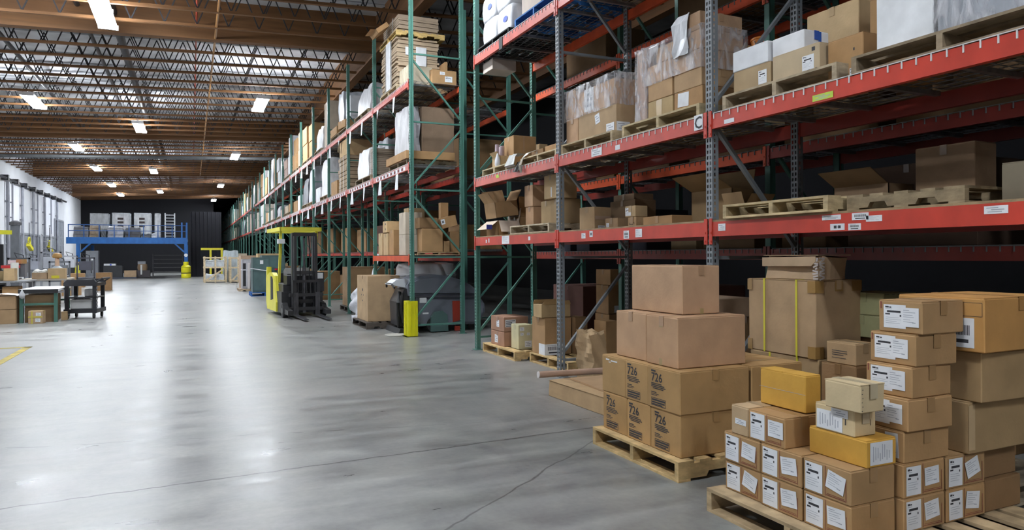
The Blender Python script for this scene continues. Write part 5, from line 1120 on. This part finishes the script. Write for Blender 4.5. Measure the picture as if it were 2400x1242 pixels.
# black cart
r = empty('utility_cart', 'black utility cart with open shelves and a grey bin', 'cart', (-2.80, 20.05, 0), math.radians(-8)); B = (.022, .022, .026)
for a in (0, .60):
    for b in (0, .72): part('corner_post', MB().span((a, b, .13), (a + .08, b + .08, .90)), 'gloss', r, B)
part('top_tray', MB().span((-.02, -.02, .80), (.70, .82, .88)).prism([(-.02, .88), (.70, .88), (.64, .96), (.06, .96)], 'y', -.02, .03).prism([(-.02, .88), (.70, .88), (.64, .96), (.06, .96)], 'y', .78, .82), 'gloss', r, B); part('middle_shelf', MB().span((0, 0, .50), (.68, .80, .54)), 'gloss', r, B); part('bottom_shelf', MB().span((-.02, -.02, .14), (.70, .82, .24)), 'gloss', r, B)
part('push_handle', MB().tube([(.66, .05, .88), (.80, .05, .98), (.80, .75, .98), (.66, .75, .88)], .022, 8), 'rubber', r)
for k in range(6): part('corner_notch', MB().span((.682, .01, .28 + .09 * k), (.70, .07, .32 + .09 * k)), 'plain', r, (.3, .3, .32))
for a in (.03, .60):
    for b in (.05, .75):
        w = part('caster', MB().prism([(b + .065 * math.cos(2 * PI * k / 14), .065 + .065 * math.sin(2 * PI * k / 14)) for k in range(14)], 'x', a, a + .04), 'rubber', r); part('fork', MB().span((a - .01, b - .03, .10), (a + .05, b + .03, .142)), 'steel', w, (.4, .4, .42))
o = empty('grey_bin', 'pale grey plastic bin on the lower shelf of the black cart', 'bin', (-2.68, 20.08, .245), math.radians(-8)); mb = MB().span((0, 0, 0), (.46, .5, .012)).span((0, 0, 0), (.46, .012, .22)).span((0, .488, 0), (.46, .5, .22)).span((0, 0, 0), (.012, .5, .22)).span((.448, 0, 0), (.46, .5, .22)); part('bin_body', mb, 'gloss', o, (.46, .46, .46)); part('bin_rim', MB().span((-.015, -.015, .20), (.475, 0, .225)), 'gloss', o, (.52, .52, .52))
o = wrapped('white film heap in the grey bin on the cart', -2.62, 20.12, .262, .34, .36, .22, (.75, .75, .8), .2, 50, 'film_heap'); carton('small white carton on the middle shelf of the black cart', -2.40, 20.2, .545, .2, .3, .16, WHITEC, tape=None)
# steel table with goods farther back
r = bench('steel topped packing table behind the carton stack', -5.30, 23.2, 1.15, 1.4, .86, (.45, .46, .48), (.36, .37, .4), 'steel', .04, name='packing_table')
r = bench('second packing table farther back along the white wall', -6.45, 26.4, 1.3, 1.8, .88, (.62, .63, .66), (.4, .4, .43), name='packing_table')
r = bench('third packing table beyond the black cart', -5.05, 27.2, 1.3, 1.7, .80, (.5, .44, .36), (.3, .3, .32), name='packing_table')
carton('tan carton under the steel topped table, right', -4.72, 23.35, 0, .36, .6, .70, KRAFT); carton('tan carton under the steel topped table, left', -5.08, 23.35, 0, .3, .6, .62, KRAFT)
def gadget(name, label, cat, x, y, z, bits):
    r = empty(name, label, cat, (x, y, z))
    for nm, kind, a, mat, c in bits:
        mb = MB()
        if kind == 'b': mb.span(*a)
        elif kind == 'l': mb.lathe(*a)
        else: mb.tube(*a)
        part(nm, mb, mat, r, c, smooth=(kind != 'b'))
    return r
TT = .862
gadget('bucket', 'white and blue bucket on the steel topped table', 'bucket', -5.12, 23.5, TT, (('pail', 'l', ((0, 0, 0), [(.14, 0), (.16, .3), (.165, .3), (.15, .31)], 16), 'gloss', (.82, .83, .86)), ('blue_band', 'l', ((0, 0, .02), [(.148, 0), (.15, .07)], 16), 'gloss', (.05, .15, .55))))
carton('brown paper sack shaped carton on the steel topped table, left one', -4.93, 23.9, TT, .2, .3, .26, (.36, .26, .13), tape=None, crush=.6); carton('tall tan carton on the steel topped table', -4.72, 23.5, TT, .26, .4, .34, KTAN, crush=.4); gadget('roll', 'white paper roll standing behind the tall tan carton', 'roll', -4.62, 24.35, TT, (('paper_roll', 'l', ((0, 0, 0), [(.1, 0), (.1, .5)], 14), 'plain', (.78, .78, .74)),))
gadget('tape_machine', 'red topped label machine on the second packing table', 'machine', -5.36, 26.6, .882, (('machine_body', 'b', ((0, 0, 0), (.34, .3, .24)), 'gloss', (.15, .16, .17)), ('paper_slot', 'b', ((.08, -.01, .05), (.26, 0, .17)), 'paper', (1, 1, 1)), ('green_band', 'b', ((-.02, -.01, .24), (.36, .3, .29)), 'gloss', (.2, .36, .32)), ('red_top', 'b', ((-.04, -.02, .29), (.4, .32, .38)), 'gloss', (.75, .05, .05))))
gadget('parcel', 'white parcel on top behind the red topped machine', 'parcel', -5.35, 27.0, .882, (('stand', 'b', ((0, 0, 0), (.5, .3, .42)), 'paint', (.2, .2, .22)), ('wrapping', 'b', ((.05, 0, .42), (.36, .3, .54)), 'plain', (.85, .86, .88))))
gadget('tape_roll', 'amber packing tape roll resting on the white parcel stand', 'tape roll', -4.95, 27.05, 1.31, (('ring', 'l', ((0, 0, 0), [(.14, 0), (.15, .05), (.14, .14), (.09, .14), (.09, .02)], 16), 'gloss', (.46, .26, .1)),))
for k, (x, y, z, c, h, w) in enumerate(((-6.2, 26.6, .882, (.5, .5, .53), .3, .2), (-6.0, 26.6, .882, (.72, .73, .76), .42, .16), (-5.7, 26.7, .882, (.1, .1, .12), .25, .14), (-6.35, 26.9, .882, (.2, .1, .1), .2, .16), (-6.1, 27.4, .882, (.6, .6, .63), .5, .2), (-5.8, 27.3, .882, (.8, .8, .8), .36, .14), (-6.3, 27.75, .882, (.12, .12, .14), .3, .3))):
    gadget('container', '%s container on the second packing table, %s from the left edge' % (('grey', 'white', 'black', 'dark red', 'pale grey', 'white', 'black')[k], ORD[k]), 'container', x, y, z, (('container_body', 'l', ((0, 0, 0), [(w * .5, 0), (w * .55, .02), (w * .52, h * .7), (w * .25, h * .85)], 12), 'gloss', c), ('cap', 'l', ((0, 0, h * .85), [(w * .25, 0), (w * .25, h * .15), (w * .1, h * .16)], 10), 'gloss', [q * .6 for q in c])))
carton('open tan carton full of white slips on the third packing table', -4.72, 27.3, .802, .42, .4, .2, (.5, .35, .22), tape=None); wrapped('heap of white slips in the tan carton', -4.70, 27.33, 1.0, .38, .34, .08, (.8, .79, .74), .1, 52, 'paper_heap')
D = (.5, .3, .34); o = carton('tan carton with a yellow scoop in front, third packing table', -4.27, 27.25, .802, *D, col=KTAN, tape=None); prints(o, D, '-y', [(.1, .02, .22, .09)], mat=M['gloss'], name='yellow_patch').color = (.8, .7, .05, 1)
gadget('spray_bottle', 'pale bottle with an amber top standing behind the tan carton', 'bottle', -4.08, 27.75, .802, (('bottle_body', 'l', ((0, 0, 0), [(.15, 0), (.16, .05), (.15, .36), (.07, .42)], 14), 'gloss', (.55, .62, .68)), ('neck', 'l', ((0, 0, .42), [(.07, 0), (.06, .26)], 12), 'gloss', (.72, .5, .36)), ('cap', 'l', ((0, 0, .68), [(.12, 0), (.15, .05), (.12, .14), (.04, .17)], 14), 'gloss', (.4, .22, .06))))
for k, (x, y, h, c) in enumerate(((-6.6, 33.5, 1.5, (.09, .09, .1)), (-5.3, 34., 1.35, (.13, .14, .16)), (-5.9, 36., 1.75, (.3, .31, .34)), (-4.9, 38.5, 1.5, (.07, .07, .09)), (-7.6, 42., 1.5, (.25, .26, .3)), (-6.3, 44., 1.6, (.4, .41, .45)))):
    r = empty('machine_stand', 'dark machine stand with cables beyond the packing tables, %s from the viewer' % ORD[k], 'machine', (x, y, 0)); part('frame', MB().span((0, 0, 0), (.06, .06, h)).span((.7, 0, 0), (.76, .06, h)).span((0, 0, h - .06), (.76, .06, h)).span((0, 0, .5), (.76, .5, .56)), 'paint', r, c); part('machine_head', MB().span((.1, .0, h * .6), (.62, .45, h * .88)), 'gloss', r, [min(1, q * 1.4) for q in c]); part('cable', MB().tube([(.3, .1, h), (.2, .15, h + .2), (.5, .2, h + .1), (.6, .1, h * .5)], .02, 6), 'rubber', r)
for k, (x, y, c, h) in enumerate(((-6.9, 29.0, KTAN, .5), (-4.6, 32.2, KRAFT, .6), (-3.9, 36.5, KDARK, .8), (-5.5, 41.0, KRAFT, .7))): carton('tan carton on the floor behind the packing tables, %s from the viewer' % ORD[k], x, y, 0, .6, .6, h, c)
gadget('grey_ladder', 'grey steel shelf ladder leaning at the far end of the white wall', 'ladder', -8.6, 52.5, 0, (('side_rail', 't', ([(0, 0, 0), (0, .4, 3.0)], .04, 6), 'paint', (.5, .5, .54)), ('side_rail', 't', ([(.5, 0, 0), (.5, .4, 3.0)], .04, 6), 'paint', (.5, .5, .54)), *[('rung', 't', ([(0, .1 * k / .75, .3 + .45 * k * .99), (.5, .1 * k / .75, .3 + .45 * k * .99)], .02, 6), 'paint', (.45, .45, .5)) for k in range(6)]))

# ================================================================== mezzanine at the far end
mz = empty('mezzanine', 'blue steel mezzanine platform at the far end of the hall', 'mezzanine', (-7.65, 55.5, 0)); BL = (.015, .13, .42)
part('front_beam', MB().span((0, 0, 2.44), (7.42, .14, 2.87)), 'paint', mz, BL); part('deck', MB().span((0, .14, 2.74), (7.42, 8.5, 2.85)), 'paint', mz, (.05, .09, .2))
for b in (0.0, 7.5): 
    for a in (.58, 7.2): part('column', MB().span((a, b, 0), (a + .22, b + .2, 2.45)), 'paint', mz, BL)
for a, d in ((.7, 1), (7.3, -1)): part('knee_brace', MB().bar((a + .1 * d, .08, 1.85), (a + .75 * d, .08, 2.5), .1, .1), 'paint', mz, BL)
for k in range(9): part('guard_stanchion', MB().span((.1 + .9 * k, .02, 2.87), (.16 + .9 * k, .08, 3.75)), 'paint', mz, (.015, .09, .3))
for z in (3.3, 3.7): part('guard_rail', MB().span((.1, .03, z), (7.36, .07, z + .05)), 'paint', mz, (.015, .09, .3))
part('stair_post', MB().span((7.0, .0, 2.87), (7.1, .1, 3.95)).span((7.32, 0, 2.87), (7.42, .1, 3.95)), 'paint', mz, BL)
g = empty('column_guard', 'yellow barrel shaped guard round the right mezzanine column', 'guard', (-.34, 55.6, 0)); part('barrel', MB().lathe((0, 0, 0), [(.30, 0), (.32, .03), (.32, .3), (.29, .34), (.32, .38), (.32, .8), (.24, .88), (.17, .9), (.17, 1.15)], 20), 'gloss', g, (.85, .78, .02), smooth=True); part('band', MB().lathe((0, 0, .32), [(.322, 0), (.322, .05)], 20), 'rubber', g); part('band', MB().lathe((0, 0, .76), [(.322, 0), (.322, .03)], 20), 'rubber', g)
part('round_sign', MB().prism([(7.31 + .12 * math.cos(2 * PI * k / 20), 1.62 + .12 * math.sin(2 * PI * k / 20)) for k in range(20)], 'y', -.03, -.001), 'paper', mz)
for k, (a, b, z0, z1, c) in enumerate(((-6.45, -5.3, 3.75, 4.6, (.6, .62, .64)), (-5.1, -3.95, 3.3, 4.66, (.85, .85, .87)), (-3.72, -2.62, 2.87, 4.68, (.92, .94, .95)), (-2.4, -2.02, 2.87, 4.68, (.92, .93, .95)))):
    r = empty('roll_cage', 'tall pale wrapped goods cage on the mezzanine, %s from the left' % ORD[k], 'cage', (a, 57.2, 2.852)); w = b - a; h = z1 - 2.852
    part('wrapped_goods', MB().span((.04, .04, .1), (w - .04, .9, h - .06)), 'wrap', r, c)
    m = MB(); 
    for x in (0, w - .05): m.span((x, 0, 0), (x + .05, .05, h)); m.span((x, .9, 0), (x + .05, .95, h))
    m.span((0, 0, h - .05), (w, .05, h)); m.span((0, 0, .05), (w, .95, .1)); part('cage_frame', m, 'steel', r, (.5, .52, .55))
    if k in (1, 2):
        for q in range(3): part('dark_box', MB().span((w * .3, .0, h * (.45 + .14 * q)), (w * .62, .035, h * (.53 + .14 * q))), 'plain', r, (.07, .05, .05))
r = empty('ladder_tower', 'tall silver step tower at the right end of the mezzanine', 'ladder', (-1.75, 57.2, 2.852))
for x in (0, .62): part('side_rail', MB().span((x, 0, 0), (x + .08, .08, 1.85)), 'steel', r, (.66, .68, .7))
for q in range(8): part('step', MB().span((.08, 0, .15 + .22 * q), (.62, .12, .2 + .22 * q)), 'steel', r, (.6, .62, .65))
for k, (x, dx, h, c) in enumerate(((-7.3, .9, .75, (.2, .2, .22)), (-6.35, .6, .82, (.35, .25, .15)), (-5.65, .3, .6, (.08, .09, .1)), (-5.25, .95, .78, (.48, .48, .52)), (-4.2, .95, .7, (.06, .06, .075)), (-3.2, .6, .28, (.07, .08, .1)), (-2.55, .3, .32, (.7, .72, .76)))):
    wrapped('low covered goods behind the mezzanine rail, %s from the left' % ORD[k], x, 56.0, 2.852, dx, .9, h, c, .05, 60 + k, 'covered_goods')
# under the mezzanine
r = empty('locker', 'tall grey steel locker under the mezzanine', 'locker', (-6.45, 55.0, 0)); part('locker_body', MB().span((0, 0, 0), (.72, .7, 1.95)), 'paint', r, (.17, .18, .2)); part('door', MB().span((.02, -.02, .06), (.70, 0, 1.92)), 'paint', r, (.2, .21, .235)); part('label_plate', MB().span((.32, -.026, 1.3), (.44, -.02, 1.42)), 'paper', r); part('handle', MB().span((.06, -.05, .95), (.1, -.02, 1.1)), 'steel', r, (.6, .6, .6))
r = empty('machine_block', 'black machine with white papers on top under the mezzanine', 'machine', (-5.55, 56.2, .1)); part('machine_body', MB().span((0, 0, 0), (1.15, .8, .82)), 'paint', r, (.035, .037, .042)); part('papers', MB().span((.03, .0, .82), (.75, .5, .95)), 'paper', r); part('blue_tag', MB().span((.4, -.01, .83), (.5, 0, .93)), 'plain', r, (.05, .1, .6))
tag(link('platform_base', MB().span((0, 0, 0), (2.35, 1.3, .1)).mesh('platform base', ['paint']), None, (.05, .06, .09), (-5.85, 56.0, 0)), 'low dark platform under the black machine', 'platform')
carton('pale crate with dark pattern beside the black machine', -4.28, 56.1, .102, .75, .6, .46, (.5, .35, .22), tape=None)
gadget('pump_cart', 'dark pump cart with tan drum and white pipe under the mezzanine', 'cart', -3.3, 57.3, 0, (('drum', 'l', ((.1, 0, .55), [(.3, 0), (.34, .2), (.3, .45)], 14), 'gloss', (.3, .2, .12)), ('tank_top', 'b', ((-.2, -.1, 1.0), (.3, .2, 1.2)), 'gloss', (.3, .32, .36)), ('white_pipe', 't', ([(.05, -.4, .25), (.05, -.4, .95)], .06, 8), 'gloss', (.8, .8, .8)), ('base', 'b', ((-.4, -.3, .05), (.6, .4, .55)), 'paint', (.05, .04, .045))))
r = empty('steel_shelving', 'dark steel shelving full of parts under the mezzanine, right side', 'shelving', (-2.55, 57.0, 0))
for x in (0, 1.95): part('upright', MB().span((x, 0, 0), (x + .06, .5, 1.75)), 'paint', r, (.03, .03, .035))
for q in range(6): part('shelf', MB().span((0, 0, .12 + .3 * q), (2.0, .5, .15 + .3 * q)), 'paint', r, (.09, .085, .085))
for k, (x, y, h, c, nm) in enumerate(((-7.35, 53.2, 1.15, (.03, .03, .035), 'black'),)):
    r = empty('waste_bin', 'tall black bin with a tan lid before the mezzanine column', 'bin', (x, y, 0)); part('bin_body', MB().span((0, 0, 0), (.75, .7, h)), 'gloss', r, c); part('lid', MB().bar((-.03, .35, h + .06), (.8, .35, h + .02), .7, .06), 'board', r, (.55, .4, .26))
gadget('gas_cylinder', 'yellow gas cylinder beside the tall black bin', 'cylinder', -6.68, 53.0, 0, (('cylinder_body', 'l', ((0, 0, 0), [(.15, 0), (.16, .04), (.16, .82), (.1, .95), (.04, 1.0)], 16), 'gloss', (.62, .56, .04)), ('valve', 'b', ((-.04, -.04, 1.0), (.04, .04, 1.12)), 'steel', (.6, .6, .6))))

# ------------------------------------------------------------------ view
w = bpy.data.worlds.new('world'); SC.world = w; w.use_nodes = True
w.node_tree.nodes['Background'].inputs[0].default_value = (0, 0, 0, 1); w.node_tree.nodes['Background'].inputs[1].default_value = 0
SC.view_settings.view_transform = 'Standard'; SC.view_settings.look = 'None'; SC.view_settings.gamma = 1.; SC.view_settings.exposure = 0.9; SC.view_settings.use_curve_mapping = False
cy_ = SC.cycles; cy_.max_bounces = 7; cy_.diffuse_bounces = 2; cy_.glossy_bounces = 3; cy_.transmission_bounces = 2; cy_.transparent_max_bounces = 8
cy_.sample_clamp_indirect = 6.; cy_.use_denoising = True; cy_.adaptive_threshold = .02; cy_.caustics_reflective = False; cy_.caustics_refractive = False
